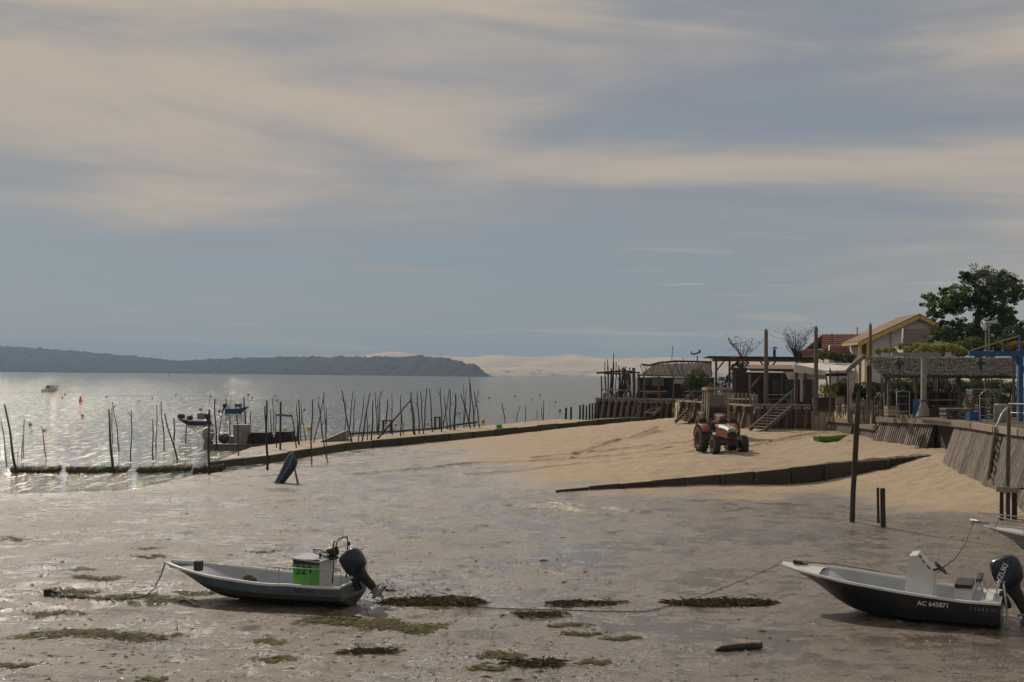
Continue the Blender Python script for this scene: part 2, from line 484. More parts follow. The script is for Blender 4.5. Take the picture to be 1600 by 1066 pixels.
def height(X, Y, fine=True):
    X = np.asarray(X, float); Y = np.asarray(Y, float)
    xc, yc = np.clip(X, -42, 21), np.clip(Y, 10, 106)
    z = np.zeros(X.shape)
    for i in range(_n):
        z += _w[i] * _phi((xc - _c[i, 0]) ** 2 + (yc - _c[i, 1]) ** 2)
    z += _w[_n] + _w[_n + 1] * xc + _w[_n + 2] * yc
    d, s_, top, t = seg_info(X, Y, WALL_B)
    near = (s_ * d < .06)
    z = z - np.where(near, drop_b(t) * np.exp(-d / 5.0), 0)
    if fine:
        damp = np.clip((z + .05) * 6, 0.25, 1)
        z = z + damp * (0.05 * (vnoise(X, Y, .35, 1) - .5) + 0.03 * (vnoise(X, Y, 1.1, 2) - .5))
        dry = np.clip((z - .55) * 2.5, 0, 1)
        z = z + dry * (0.07 * (vnoise(X, Y, 1.9, 3) - .5) + 0.035 * (vnoise(X, Y, 4.1, 4) - .5))
        for tr in TRACKS:
            dd, ss, _, tt = seg_info(X, Y, tr)
            k = 0.75 + 0.5 * vnoise(X, Y, 2.6, 9)
            z = z - 0.13 * k * np.exp(-(dd / 0.20) ** 2) + 0.065 * k * np.exp(-((dd - 0.42) / 0.15) ** 2)
    # causeway behind its edge, falling to the sea bed beyond
    d, s_, top, t = seg_info(X, Y, WALL_A)
    dx_end = np.clip((-16.6 - X) / 2.0, 0, 1)
    cw = top - 0.04 - np.clip((d - 4.5) / 9.0, 0, 1) * (top + 1.6)
    cw = cw * (1 - dx_end) + (-0.6) * dx_end
    far = (s_ * d > .10) & (Y > 60) & (X < 14)
    z = np.where(far, cw if not fine else cw + 0.06 * (vnoise(X, Y, .8, 5) - .5) * (1 - dx_end), z)
    out = (X < -42) | (Y > 125)
    z = np.where(out, -1.8, z)
    z = np.where(inside_poly(X, Y, PLATEAU), PZ, z)
    return z
def hz(x, y):
    return float(height(np.array([float(x)]), np.array([float(y)]))[0])
def hit(px, py, ymin=14.0, ymax=420.0):
    """where the sight line through a photograph pixel meets the ground or the water"""
    u, v = unroll(px, py)
    Yr = np.arange(ymin, ymax, 0.1)
    Xr = u / FPX * Yr
    Zr = CAM_H - v / FPX * Yr
    g = np.maximum(height(Xr, Yr), 0.0)
    k = np.argmax(Zr <= g)
    if Zr[k] > g[k]:
        k = len(Yr) - 1
    return Vector((Xr[k], Yr[k], g[k]))
for tr in ([(838, 716), (960, 704), (1085, 690), (1150, 684)], [(830, 722), (960, 712), (1090, 697)], [(735, 742), (900, 726), (1085, 706)],
           [(930, 694), (990, 684), (1040, 672)], [(900, 712), (960, 690), (1030, 668)], [(1165, 700), (1240, 684), (1300, 676)], [(560, 742), (740, 724), (880, 716)], [(800, 792), (880, 796), (930, 804)], [(850, 788), (930, 794), (985, 801)]):
    pts = []
    for p in tr:
        q = hit(*p)
        pts.append((q.x, q.y, 0.0))
    TRACKS.append(pts)
# ------------------------------------------------------------------ ground sheet
def axis(parts):
    a = []
    for lo, hi, st in parts:
        a += list(np.arange(lo, hi - 1e-6, st))
    return np.array(a)
gx = np.concatenate([[-7800, -3000, -1000, -400, -150, -80], axis([(-50, -5, .22), (-5, 21.6, .1), (21.6, 26, .6)]), [26, 40, 80, 200, 700, 2500, 7000]])
gy = np.concatenate([[-190, -60, -15, 0], axis([(6, 47, .2), (47, 86, .1), (86, 128, .3)]), [128, 150, 220, 400, 900, 2000, 4500, 7800]])
GX, GY = np.meshgrid(gx, gy)
GZ = height(GX, GY)
nx, ny = len(gx), len(gy)
me = bpy.data.meshes.new('ground')
co = np.stack([GX, GY, GZ], -1).reshape(-1, 3).astype(np.float32)
idx = np.arange(nx * ny).reshape(ny, nx)
q = np.stack([idx[:-1, :-1], idx[:-1, 1:], idx[1:, 1:], idx[1:, :-1]], -1).reshape(-1, 4)
me.vertices.add(len(co)); me.vertices.foreach_set('co', co.ravel())
me.loops.add(q.size); me.loops.foreach_set('vertex_index', q.ravel().astype(np.int32))
me.polygons.add(len(q)); me.polygons.foreach_set('loop_start', np.arange(0, q.size, 4, dtype=np.int32))
me.polygons.foreach_set('use_smooth', np.ones(len(q), bool))
me.update(calc_edges=True)
ground = bpy.data.objects.new('ground', me)
C.objects.link(ground)
tag(ground, kind='structure')

def nodes(name):
    m = bpy.data.materials.new(name)
    m.use_nodes = True
    t = m.node_tree
    return m, t, t.nodes['Principled BSDF']
def N(t, ty, ins=None, **k):
    n = t.nodes.new(ty)
    for a, b in k.items():
        setattr(n, a, b)
    for a, b in (ins or {}).items():
        if hasattr(b, 'is_linked') or hasattr(b, 'links'):
            t.links.new(b, n.inputs[a])
        else:
            n.inputs[a].default_value = b
    return n
def tnoise(t, vec, scale, detail=5, rough=.6, stretch=None, dist=0.0):
    if stretch:
        vec = N(t, 'ShaderNodeMapping', {0: vec, 'Scale': stretch}).outputs[0]
    return N(t, 'ShaderNodeTexNoise', {'Vector': vec, 'Scale': scale, 'Detail': detail, 'Roughness': rough, 'Distortion': dist}).outputs[0]
def tramp(t, v, lo, hi, a=0.0, b=1.0):
    return N(t, 'ShaderNodeMapRange', {0: v, 1: lo, 2: hi, 3: a, 4: b}, interpolation_type='SMOOTHSTEP').outputs[0]
def tmath(t, op, a, b=0.0, clamp=False):
    return N(t, 'ShaderNodeMath', {0: a, 1: b}, operation=op, use_clamp=clamp).outputs[0]
def tmix(t, f, a, b):
    n = N(t, 'ShaderNodeMixRGB', {0: f})
    for i, v in ((1, a), (2, b)):
        if isinstance(v, tuple):
            n.inputs[i].default_value = (*v, 1)
        else:
            t.links.new(v, n.inputs[i])
    return n.outputs[0]

# wet mud flat turning to dry sand with height
m, t, p = nodes('shore_sand')
pos = N(t, 'ShaderNodeNewGeometry').outputs['Position']
zz = N(t, 'ShaderNodeSeparateXYZ', {0: pos}).outputs[2]
n1 = tnoise(t, pos, .22, 5, .6)
n2 = tnoise(t, pos, 1.6, 6, .65)
n3 = tnoise(t, pos, 9.0, 4, .6)
nf = tnoise(t, pos, 34.0, 3, .6)
lev = tmath(t, 'ADD', zz, tmath(t, 'MULTIPLY', tmath(t, 'SUBTRACT', n1, .5), .9))
lev = tmath(t, 'ADD', lev, tmath(t, 'MULTIPLY', tmath(t, 'SUBTRACT', n2, .5), .22))
dry = tramp(t, lev, .36, .62)
film = tmath(t, 'MULTIPLY', tramp(t, tmath(t, 'ADD', tmath(t, 'MULTIPLY', n1, .55), tmath(t, 'ADD', tmath(t, 'MULTIPLY', n2, .5), tmath(t, 'MULTIPLY', n3, .25))), .60, .78), tmath(t, 'SUBTRACT', 1.0, dry))   # thin standing water
nm = tnoise(t, pos, .55, 6, .68, (1.0, 1.5, 1.0), .8)
mud = tmix(t, tramp(t, n2, .35, .7), (0.185, 0.148, 0.118), (0.115, 0.093, 0.075))
mud = tmix(t, tmath(t, 'MULTIPLY', tramp(t, nm, .52, .64), .6), mud, (0.075, 0.061, 0.049))
mud = tmix(t, tmath(t, 'MULTIPLY', tramp(t, n3, .60, .72), .55), mud, (0.07, 0.058, 0.045))
ns = tnoise(t, pos, 17.0, 4, .7)
mud = tmix(t, tmath(t, 'MULTIPLY', tramp(t, ns, .60, .66), .75), mud, (0.045, 0.037, 0.028))
mud = tmix(t, tmath(t, 'MULTIPLY', tramp(t, ns, .36, .31), .6), mud, (0.40, 0.35, 0.30))
sand = tmix(t, tramp(t, n2, .3, .7), (0.42, 0.33, 0.228), (0.34, 0.262, 0.182))
sand = tmix(t, tmath(t, 'MULTIPLY', tramp(t, n3, .6, .75), .3), sand, (0.22, 0.16, 0.11))
mud = tmix(t, tmath(t, 'MULTIPLY', film, .35), mud, (0.085, 0.07, 0.056))
col = tmix(t, dry, mud, sand)
soil = tmix(t, tramp(t, n2, .35, .65), (0.075, 0.065, 0.045), (0.05, 0.058, 0.025))
col = tmix(t, tramp(t, zz, 3.0, 3.2), col, soil)
t.links.new(col, p.inputs['Base Color'])
rg = tmath(t, 'ADD', tmath(t, 'MULTIPLY', dry, .56), .34)
rg = tmath(t, 'SUBTRACT', rg, tmath(t, 'MULTIPLY', tmath(t, 'MULTIPLY', tramp(t, nm, .52, .64), tmath(t, 'SUBTRACT', 1.0, dry)), .14))
rg = tmath(t, 'SUBTRACT', rg, tmath(t, 'MULTIPLY', film, .22))
t.links.new(rg, p.inputs['Roughness'])
p.inputs['Specular IOR Level'].default_value = 0.5
p.inputs['Coat IOR'].default_value = 1.33
t.links.new(film, p.inputs['Coat Weight'])
p.inputs['Coat Roughness'].default_value = .17
wb = N(t, 'ShaderNodeBump', {'Height': tnoise(t, pos, 5.0, 3, .6, (.8, 2.4, 1.0)), 'Strength': .5, 'Distance': .03})
t.links.new(wb.outputs[0], p.inputs['Coat Normal'])
hgt = tmath(t, 'ADD', tmath(t, 'MULTIPLY', n3, .6), tmath(t, 'MULTIPLY', nf, .4))
rip = tnoise(t, pos, 2.2, 4, .6, (.8, 3.4, 1.0), .5)
hgt = tmath(t, 'ADD', hgt, tmath(t, 'MULTIPLY', rip, 1.3))
b = N(t, 'ShaderNodeBump', {'Height': hgt, 'Strength': .75, 'Distance': .11})
bs = tmath(t, 'SUBTRACT', .8, tmath(t, 'MULTIPLY', film, .5))
t.links.new(bs, b.inputs['Strength'])
t.links.new(b.outputs[0], p.inputs['Normal'])
ground.data.materials.append(m)

# ------------------------------------------------------------------ water
wm = MB()
wm.add([(-7800, 20, 0), (7000, 20, 0), (7000, 7800, 0), (-7800, 7800, 0)], [(0, 1, 2, 3)])
m, t, p = nodes('bay_water')
pos = N(t, 'ShaderNodeNewGeometry').outputs['Position']
p.inputs['Base Color'].default_value = (0.085, 0.088, 0.078, 1)
p.inputs['Roughness'].default_value = 0.10
p.inputs['IOR'].default_value = 1.33
w1 = tnoise(t, pos, .55, 3, .55, (1.0, 1.9, 1.0), .3)
w2 = tnoise(t, pos, 2.6, 3, .6, (1.0, 1.6, 1.0), .4)
glint = tramp(t, tnoise(t, pos, 1.0, 3, .75, (2.6, .42, 1.0), .6), .55, .60)
broad = tnoise(t, pos, .03, 3, .5)
glint = tmath(t, 'MULTIPLY', glint, tramp(t, broad, .3, .6, .45, 1.0))
t.links.new(tmath(t, 'ADD', tmath(t, 'MULTIPLY', glint, .42), .07), p.inputs['Roughness'])
hh = tmath(t, 'ADD', w1, tmath(t, 'MULTIPLY', w2, .42))
b = N(t, 'ShaderNodeBump', {'Height': hh, 'Strength': 1.0, 'Distance': .32})
t.links.new(b.outputs[0], p.inputs['Normal'])
water = wm.build('water', m)
tag(water, kind='structure')

# ------------------------------------------------------------------ far shore: wooded headland and the great dune
def ridge(name, prof, Ya, Yb, xa, xb, depth, step, rough, m, bump_w, seed):
    """land strip whose crest follows prof (photo column -> crest row); Ya/Yb distance at columns xa/xb"""
    cols = np.arange(xa, xb + 1e-6, step)
    px = np.array([q_[0] for q_ in prof], float); py = np.array([q_[1] for q_ in prof], float)
    rows = []
    K = 26
    for c in cols:
        Y = Ya + (Yb - Ya) * (c - xa) / (xb - xa)
        crest = max(V(c, float(np.interp(c, px, py)), Y + .75 * depth).z - rough * .55, 0.3)
        row = []
        for k in range(K + 1):
            s_ = k / K
            y = Y + (s_ - .1) * depth
            x = V(c, 584, Y).x * (y / Y) ** .5
            prof_h = math.sin(math.pi * min(s_ / .9, 1) * .5) ** .8 if s_ < .9 else 1 - (s_ - .9) * 6
            z = crest * prof_h - 1.0 * (1 - min(s_ * 12, 1))
            if 0.02 < s_:
                z += rough * (mnoise.noise(Vector((x / bump_w, y / bump_w, seed))) + .6 * mnoise.noise(Vector((x / bump_w * 2.3, y / bump_w * 2.3, seed + 3)))) * min(1, crest / 15)
            row.append((x, y, z if s_ > 0 else -1.2))
        rows.append(row)
    mb = MB()
    mb.loft(rows, False, True)
    o = mb.build(name, m)
    tag(o, kind='structure')
    return o
m, t, p = nodes('far_forest')
pos = N(t, 'ShaderNodeNewGeometry').outputs['Position']
nn = tnoise(t, pos, .05, 5, .7)
t.links.new(tmix(t, tramp(t, nn, .35, .65), (0.013, 0.018, 0.020), (0.026, 0.031, 0.032)), p.inputs['Base Color'])
p.inputs['Roughness'].default_value = .9
p.inputs['Specular IOR Level'].default_value = .1
ridge('wooded_headland_hills', [(-300, 532), (-100, 536), (0, 541), (60, 545), (120, 550), (200, 557), (255, 563), (300, 561), (345, 558), (450, 556), (560, 557), (632, 556), (648, 554), (690, 558), (712, 562), (722, 567), (738, 569), (750, 577), (762, 584), (775, 590)], 4800, 2050, -300, 772, 420, 1.0, 6.0, m, 30.0, 1.0)
m, t, p = nodes('dune_sand')
pos = N(t, 'ShaderNodeNewGeometry').outputs['Position']
nn = tnoise(t, pos, .006, 6, .6, (1, 1, 3))
nb = tnoise(t, pos, .02, 5, .65, (1, 1, 4))
c_ = tmix(t, tramp(t, nn, .35, .65), (0.50, 0.40, 0.29), (0.42, 0.33, 0.245))
zz = N(t, 'ShaderNodeSeparateXYZ', {0: pos}).outputs[2]
scrub = tmath(t, 'MULTIPLY', tramp(t, nb, .52, .62), tramp(t, zz, 45.0, 5.0))
t.links.new(tmix(t, tmath(t, 'MULTIPLY', scrub, .75), c_, (0.075, 0.08, 0.05)), p.inputs['Base Color'])
p.inputs['Roughness'].default_value = .95
ridge('great_dune_terrain', [(540, 559), (570, 552), (600, 548), (640, 553), (690, 556), (730, 557), (765, 555), (800, 556), (850, 557), (880, 555), (905, 553), (935, 558), (980, 560), (1060, 557), (1160, 562), (1300, 566)], 3900, 3300, 540, 1300, 700, 2.0, 5.0, m, 110.0, 5.0)

# ------------------------------------------------------------------ hazy air over the bay
hzb = MB()
hzb.box((0, 3800, 71), (16400, 8400, 150))
m = bpy.data.materials.new('hazy_air')
m.use_nodes = True
t = m.node_tree
t.nodes.remove(t.nodes['Principled BSDF'])
pv = N(t, 'ShaderNodeVolumePrincipled', {'Color': (0.42, 0.67, 1.0, 1), 'Density': 0.00013, 'Anisotropy': 0.0})
t.links.new(pv.outputs[0], t.nodes['Material Output'].inputs['Volume'])
haze = hzb.build('haze', m)
tag(haze, kind='stuff')
# ------------------------------------------------------------------ boats
def interp(tab):
    xs = [a for a, b in tab]; ys = [b for a, b in tab]
    return lambda t_: float(np.interp(t_, xs, ys))
def smooth_interp(tab):
    f = interp(tab)
    return lambda t_: (f(t_ - .04) + f(t_) * 2 + f(t_ + .04)) / 4
def make_hull(parent, L, beam, sheer, chine, keel, half, chw, rake, mats, floor_z, rim=.07, N_=26, inner=True, band=None):
    """lofted hull, stern at x=0, bow at +x; half/chw: half breadth at sheer and chine as fractions of beam/2"""
    rowsT, rowsB, rim_o, rows_in = [], [], [], []
    for i in range(N_ + 1):
        t_ = i / N_
        s_, c_, k_ = sheer(t_), chine(t_), keel(t_)
        b_ = max(half(t_) * beam / 2, .015)
        bc = max(min(chw(t_) * beam / 2, b_ * .97), .008)
        xs = L * t_
        xk = (L - rake) * t_ if t_ < .6 else (L - rake) * .6 + (L * t_ - L * .6) * ((L - rake) * .4 / (L * .4))
        xc = xk + (xs - xk) * .35
        mid = (bc * .45 + b_ * .55 + .012 * beam, (s_ + c_) / 2, (xs + xc) / 2)
        side = [(xc, bc, c_), (mid[2], mid[0], mid[1]), (xs, b_, s_)]
        rowsT.append((side, [(x, -y, z) for x, y, z in side]))
        rowsB.append([(xc, bc, c_), ((xk + xc) / 2, bc * .5, (c_ + k_) / 2 - .01), (xk, 0, k_), ((xk + xc) / 2, -bc * .5, (c_ + k_) / 2 - .01), (xc, -bc, c_)])
        bi = max(b_ - rim, .004)
        xi = min(xs, L - rim * 1.4)
        rim_o.append([(xs, b_ + .012, s_ - .035), (xs, b_ + .015, s_ + .012), (xi, bi, s_ + .015), (xi, bi, s_ - .04)])
        fz = min(max(floor_z(t_), chine(min(t_ + rake / L * 1.25, 1)) + .05), s_ - .03)
        fr = min(max((fz - c_) / max(s_ - c_, .01), 0), 1)
        bf = max(min(bi * .9, (bc + (b_ - bc) * fr) * .93 - .01), .003)
        rows_in.append([(xi, bi, s_ - .03), (xi, bf, fz), (xi, -bf, fz), (xi, -bi, s_ - .03)])
    mb = MB()
    mb.loft([a[::-1] for a, b in rowsT], False, True)
    mb.loft([b for a, b in rowsT], False, True)
    a, b = rowsT[0]
    mb.add(a + b[::-1], [(0, 1, 2, 3, 4, 5)])
    mb.build('hull', mats[0], parent)
    if band:  # dark strip low on the topsides: fouling, with the hull's shade painted in
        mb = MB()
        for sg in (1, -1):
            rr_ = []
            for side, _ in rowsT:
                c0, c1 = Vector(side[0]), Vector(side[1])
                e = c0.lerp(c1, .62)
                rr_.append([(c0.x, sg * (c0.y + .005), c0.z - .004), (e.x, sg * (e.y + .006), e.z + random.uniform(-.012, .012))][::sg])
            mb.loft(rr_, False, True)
        mb.build('fouling_shade_band', band, parent)
    mb = MB()
    mb.loft(rowsB, False, True)
    r0 = rowsB[0]
    mb.add(r0, [(0, 1, 2, 3, 4)])
    mb.build('hull_bottom', mats[1], parent)
    mb = MB()
    mb.loft(rim_o, False, True)
    mb.loft([[(x, -y, z) for x, y, z in r_[::-1]] for r_ in rim_o], False, True)
    a = rim_o[0]
    mb.beam((0.03, -a[2][1], a[2][2] - .012), (0.03, a[2][1], a[2][2] - .012), .06, .05)
    mb.build('gunwale', mats[2], parent)
    if inner:
        mb = MB()
        mb.loft(rows_in, False, True)
        mb.add(rows_in[0], [(3, 2, 1, 0)])
        mb.build('deck_liner', mats[3], parent)
def outboard(parent, at, tilt, k, cowl_mat, text=None):
    """outboard engine hung on a transom; k scales a 1.5 m long engine, tilt in degrees swings the leg aft"""
    rot = Matrix.Rotation(R(tilt), 3, 'Y')
    at = Vector(at)
    def T(p_):
        return at + rot @ (Vector(p_) * k)
    def rr(cx, hx, hy, z, n=14, pw=.55):
        out = []
        for i in range(n):
            a = 2 * math.pi * i / n
            c, s_ = math.cos(a), math.sin(a)
            out.append(T((cx + hx * math.copysign(abs(c) ** pw, c), hy * math.copysign(abs(s_) ** pw, s_), z)))
        return out
    mb = MB()
    rows = [rr(-.20, .20, .15, .10), rr(-.22, .27, .19, .16), rr(-.24, .31, .215, .30), rr(-.26, .32, .215, .46), rr(-.27, .30, .20, .60), rr(-.25, .25, .175, .69), rr(-.22, .15, .11, .735), rr(-.2, .03, .02, .745)]
    mb.loft(rows, True, True)
    mb.add(rows[0], [tuple(range(14))[::-1]])
    cowl = mb.build('engine_cowl', cowl_mat, parent)
    mb = MB()
    mb.loft([rr(-.20, .19, .14, .11), rr(-.20, .15, .11, 0.0), rr(-.22, .12, .075, -.2), rr(-.23, .11, .055, -.45), rr(-.23, .10, .045, -.52)], True, True)
    mb.build('engine_leg', 'black' if cowl_mat == 'navy' else 'greyp', parent)
    mb = MB()
    mb.loft([rr(-.23, .20, .10, -.50), rr(-.23, .20, .10, -.53)], True, False)
    mb.add(rr(-.25, .22, .11, -.515), [tuple(range(14))])
    rows = []
    for i, (x, r_) in enumerate([(-.02, .01), (-.06, .045), (-.2, .06), (-.38, .055), (-.46, .04)]):
        rows.append([T((x, r_ * math.cos(2 * math.pi * q_ / 10), -.66 + r_ * math.sin(2 * math.pi * q_ / 10))) for q_ in range(10)])
    mb.loft(rows, True, True)
    mb.loft([rr(-.22, .11, .04, -.5), rr(-.22, .12, .03, -.66)], True, True)
    mb.prism([T((-.16, -.008, -.70)), T((-.32, -.008, -.70)), T((-.30, -.008, -.86)), T((-.22, -.008, -.84))], rot @ Vector((0, .016 * k, 0)))
    mb.build('gearcase', 'steel', parent)
    mb = MB()
    for q_ in range(3):
        a = q_ * 2 * math.pi / 3 + .4
        c, s_ = math.cos(a), math.sin(a)
        mb.add([T((-.46, .03 * c, -.66 + .03 * s_)), T((-.44, .10 * c - .05 * s_, -.66 + .10 * s_ + .05 * c)), T((-.48, .155 * c, -.66 + .155 * s_)), T((-.52, .10 * c + .05 * s_, -.66 + .10 * s_ - .05 * c))], [(0, 1, 2, 3)])
    mb.tube([T((-.45, 0, -.66)), T((-.54, 0, -.66))], [.035 * k, .02 * k])
    mb.build('propeller', 'black', parent)
    mb = MB()
    for y in (-.11, .11):
        mb.beam(at + Vector((.06 * k, y * k, .05 * k)), at + Vector((-.09 * k, y * k, -.28 * k)), .035 * k, .12 * k)
    mb.tube([T((-.06, -.14, .06)), T((-.06, .14, .06))], .04 * k)
    mb.build('clamp_bracket', 'black', parent)
    return cowl, T

# --- grey-blue work skiff with the green 329 panel
g0 = hit(455, 947)
YAW = math.pi - R(-17)
def boat_empty(name, label, stern_px, stern_py, yaw, cat='boat', dz=0.0):
    b_ = hit(stern_px, stern_py)
    return thing(name, label, cat, (b_.x, b_.y, b_.z + dz), yaw)
skiff = boat_empty('work_skiff', 'weathered grey-blue open skiff numbered 329 with tilted dark outboard, lying on the mud', 553, 945, R(180 - 14), dz=-.04)
L1 = 4.6
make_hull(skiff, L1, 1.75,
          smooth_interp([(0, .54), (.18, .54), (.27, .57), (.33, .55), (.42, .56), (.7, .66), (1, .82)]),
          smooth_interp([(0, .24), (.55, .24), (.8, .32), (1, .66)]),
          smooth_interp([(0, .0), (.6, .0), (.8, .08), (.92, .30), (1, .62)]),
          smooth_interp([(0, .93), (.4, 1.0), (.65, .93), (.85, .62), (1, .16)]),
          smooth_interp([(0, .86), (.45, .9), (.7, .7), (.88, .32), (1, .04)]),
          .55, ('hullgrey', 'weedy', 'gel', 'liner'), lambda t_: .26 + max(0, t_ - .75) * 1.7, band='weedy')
def console(parent, x, y, wx, wy, z0, h, slope, m, top_m):
    mb = MB()
    mb.prism([(x - wx / 2, y - wy / 2, z0), (x + wx / 2, y - wy / 2, z0), (x + wx / 2, y - wy / 2, z0 + h), (x - wx / 2, y - wy / 2, z0 + h - slope)], (0, wy, 0))
    c_ = mb.build('console', m, parent)
    mb = MB()
    mb.prism([(x - wx / 2 - .03, y - wy / 2 - .03, z0 + h - slope + .002), (x + wx / 2 + .03, y - wy / 2 - .03, z0 + h + .002), (x + wx / 2 + .03, y - wy / 2 - .03, z0 + h + .035), (x - wx / 2 - .03, y - wy / 2 - .03, z0 + h - slope + .035)], (0, wy + .06, 0))
    mb.build('console_top', top_m, parent)
    return c_
# boat frame: +x bow, +y port.  The camera looks at the port side (bow left), so port = towards camera
PS = 1.0
con = console(skiff, .95, .05, .62, .80, .26, .80, .06, 'gel', 'liner')
mb = MB(); mb.box((.95, .05 + .405, .73), (.62, .012, .44)); mb.box((1.265, .05, .73), (.012, .80, .44))
pan = mb.build('number_panel', 'signgreen', skiff); tag(pan, 'bright green panel printed 329')
mb = MB(); mb.box((.95, .05 + .4045, 1.01), (.62, .012, .12)); mb.box((1.2645, .05, 1.01), (.012, .80, .12))
mb.build('dark_band', 'black', skiff)
lettering('329', .27, 'print_black', skiff, (1.21, .05 + .4125, .74), (-1, 0, 0), (0, 0, 1), bold=.004)
mb = MB()
ring = [Vector((.78, .05, 1.17)) + Matrix.Rotation(R(-20), 3, 'Y') @ Vector((.19 * math.cos(a), .19 * math.sin(a), 0)) for a in np.linspace(0, 2 * math.pi, 19)]
mb.tube(ring, .014, 6)
mb.tube([(.80, .05, 1.04), (.78, .05, 1.17)], .025)
for a in (0.3, 2.4, 4.5):
    mb.tube([(.78, .05, 1.165), Vector((.78, .05, 1.17)) + Matrix.Rotation(R(-20), 3, 'Y') @ Vector((.19 * math.cos(a), .19 * math.sin(a), 0))], .01, 5)
mb.build('steering_wheel', 'black', skiff)
mb = MB()
mb.ball((.62, -.25, 1.16), .15, 10, 7, (1.1, .9, .75)); mb.tube([(.6, -.25, 1.24), (.6, -.25, 1.36), (.56, -.25, 1.40)], .018)
mb.box((.66, -.2, 1.03), (.3, .3, .06))
mb.build('plotter', 'black', skiff)
mb = MB()
for y in (.80, -.80):
    mb = MB()
    mb.tube([(1.9, y, .60), (1.72, y, .93), (.0, y, .91), (.0, y, .58)], .014, 6)
    for x in (1.45, .75):
        mb.tube([(x, y, .57), (x, y, .925)], .012, 6)
    mb.build('side_rail', 'steel', skiff)
mb = MB()
mb.tube([(.35, .42, .56), (.30, .38, 1.35), (.28, .26, 1.52), (.28, -.26, 1.52), (.30, -.38, 1.35), (.35, -.42, .56)], .017, 7)
mb.tube([(.29, -.36, 1.33), (.29, .36, 1.33)], .008, 5)
mb.tube([(.28, 0, 1.52), (.28, 0, 1.80)], [.012, .004], 5)
for y in (.38, -.38):
    mb.ball((.28, y, 1.34), .05)
mb.build('arch_frame', 'black', skiff)
mb = MB(); mb.box((3.62, .35, .80), (.16, .16, .22)); mb.build('mooring_bitt', 'darkwood', skiff)
mb = MB(); mb.tube([(3.2, .3, .70), (3.15, .3, .84), (2.95, .3, .82), (2.9, .3, .68)], .02); mb.build('grab_handle', 'steel', skiff)
mb = MB(); mb.ball((2.3, .55, .60), .12, 8, 6, (1.2, .8, .8)); mb.ball((2.17, .57, .56), .09); mb.build('rope_coil', 'rope', skiff)
outboard(skiff, (-.05, 0, .60), 42, .84, 'navy')
def side_at(t_, sheer_h, beam_h, drop):
    return beam_h, sheer_h - drop
lettering('AC', .13, 'print_black', skiff, (1.05, .872, .40), (-1, .03, 0), (0, .22, 1), bold=.002)
worn_marks('print_black', skiff, (.78, .880, .40), (-1, .03, 0), (0, .22, 1), 6, .12)

# --- black boat on the right
bb = boat_empty('black_motorboat', 'black-hulled white-decked motorboat with grey console and dark outboard, lying on the mud', 1566, 974, R(180 - 23), dz=-.05)
L2 = 4.65
make_hull(bb, L2, 1.95,
          smooth_interp([(0, .60), (.15, .60), (.4, .70), (.7, .85), (1, 1.02)]),
          smooth_interp([(0, .14), (.5, .16), (.78, .32), (1, .84)]),
          smooth_interp([(0, .0), (.62, .0), (.78, .10), (.9, .38), (1, .80)]),
          smooth_interp([(0, .92), (.4, 1.0), (.68, .92), (.86, .60), (1, .10)]),
          smooth_interp([(0, .88), (.45, .88), (.7, .62), (.88, .25), (1, .03)]),
          .75, ('hullblack', 'bottomblue', 'gel', 'liner'), lambda t_: .30 + max(0, t_ - .68) * 4.2)
mb = MB()
fd = []
for i in range(8):
    t_ = .80 + .19 * i / 7
    hb = max(smooth_interp([(0, .92), (.4, 1.0), (.68, .92), (.86, .60), (1, .10)])(t_) * .975 - .06, .02)
    z = smooth_interp([(0, .60), (.15, .60), (.4, .70), (.7, .85), (1, 1.02)])(t_)
    fd.append([(L2 * t_, hb, z - .01), (L2 * t_, 0, z + .05), (L2 * t_, -hb, z - .01)])
mb.loft(fd, False, True)
mb.build('foredeck', 'gel', bb)
mb = MB()
x0, z0 = 1.35, .30
mb.prism([(x0, -.42, z0), (x0 + .62, -.42, z0), (x0 + .50, -.42, 1.40), (x0 + .34, -.42, 1.42), (x0 + .0, -.42, 1.02)], (0, .84, 0))
mb.build('console', 'gel', bb)
mb = MB()
n_ = Vector((-.40, 0, .34)).normalized()
def on_panel(u, y, off=.006):
    base = Vector((x0, y, 1.02)) + Vector((.34, 0, .40)) * u
    return base + Vector((-.40, 0, .34)).normalized() * off
for (u, y, a, b_) in ((.25, .26, .16, .11), (.55, .27, .14, .11), (.8, .18, .10, .25)):
    d_ = Vector((.34, 0, .40)).normalized()
    mb.prism([on_panel(u, y - b_ / 2), on_panel(u, y + b_ / 2), on_panel(u, y + b_ / 2) + d_ * a * .7, on_panel(u, y - b_ / 2) + d_ * a * .7], Vector((-.008, 0, .007)))
mb.build('instrument', 'black', bb)
mb = MB()
wc = Vector((x0 - .10, -.08, 1.12))
rt = Matrix.Rotation(R(-42), 3, 'Y')
mb.tube([wc + rt @ Vector((.17 * math.cos(a), .17 * math.sin(a), 0)) for a in np.linspace(0, 2 * math.pi, 19)], .016, 6)
for a in (.5, 2.6, 4.7):
    mb.tube([wc, wc + rt @ Vector((.17 * math.cos(a), .17 * math.sin(a), 0))], .012, 5)
mb.tube([wc, wc + Vector((.14, 0, -.06))], .03)
mb.build('steering_wheel', 'black', bb)
mb = MB()
mb.beam((.45, -.5, .98), (.45, .5, .98), .10, .07); mb.beam((.75, -.5, .84), (.75, .5, .84), .34, .08)
mb.build('bench_cushion', 'black', bb)
mb = MB(); mb.box((.75, 0, .55), (.36, .9, .50)); mb.box((.22, 0, .46), (.36, 1.5, .32))
mb.build('bench_locker', 'gel', bb)
for y in (-.5, .5):
    mb = MB(); mb.tube([(.45, y, .98), (.55, y, .62)], .014, 6); mb.tube([(.45, y, .98), (.30, y, .60)], .014, 6)
    mb.build('bench_bracket', 'steel', bb)
mb = MB()
lx = -.03
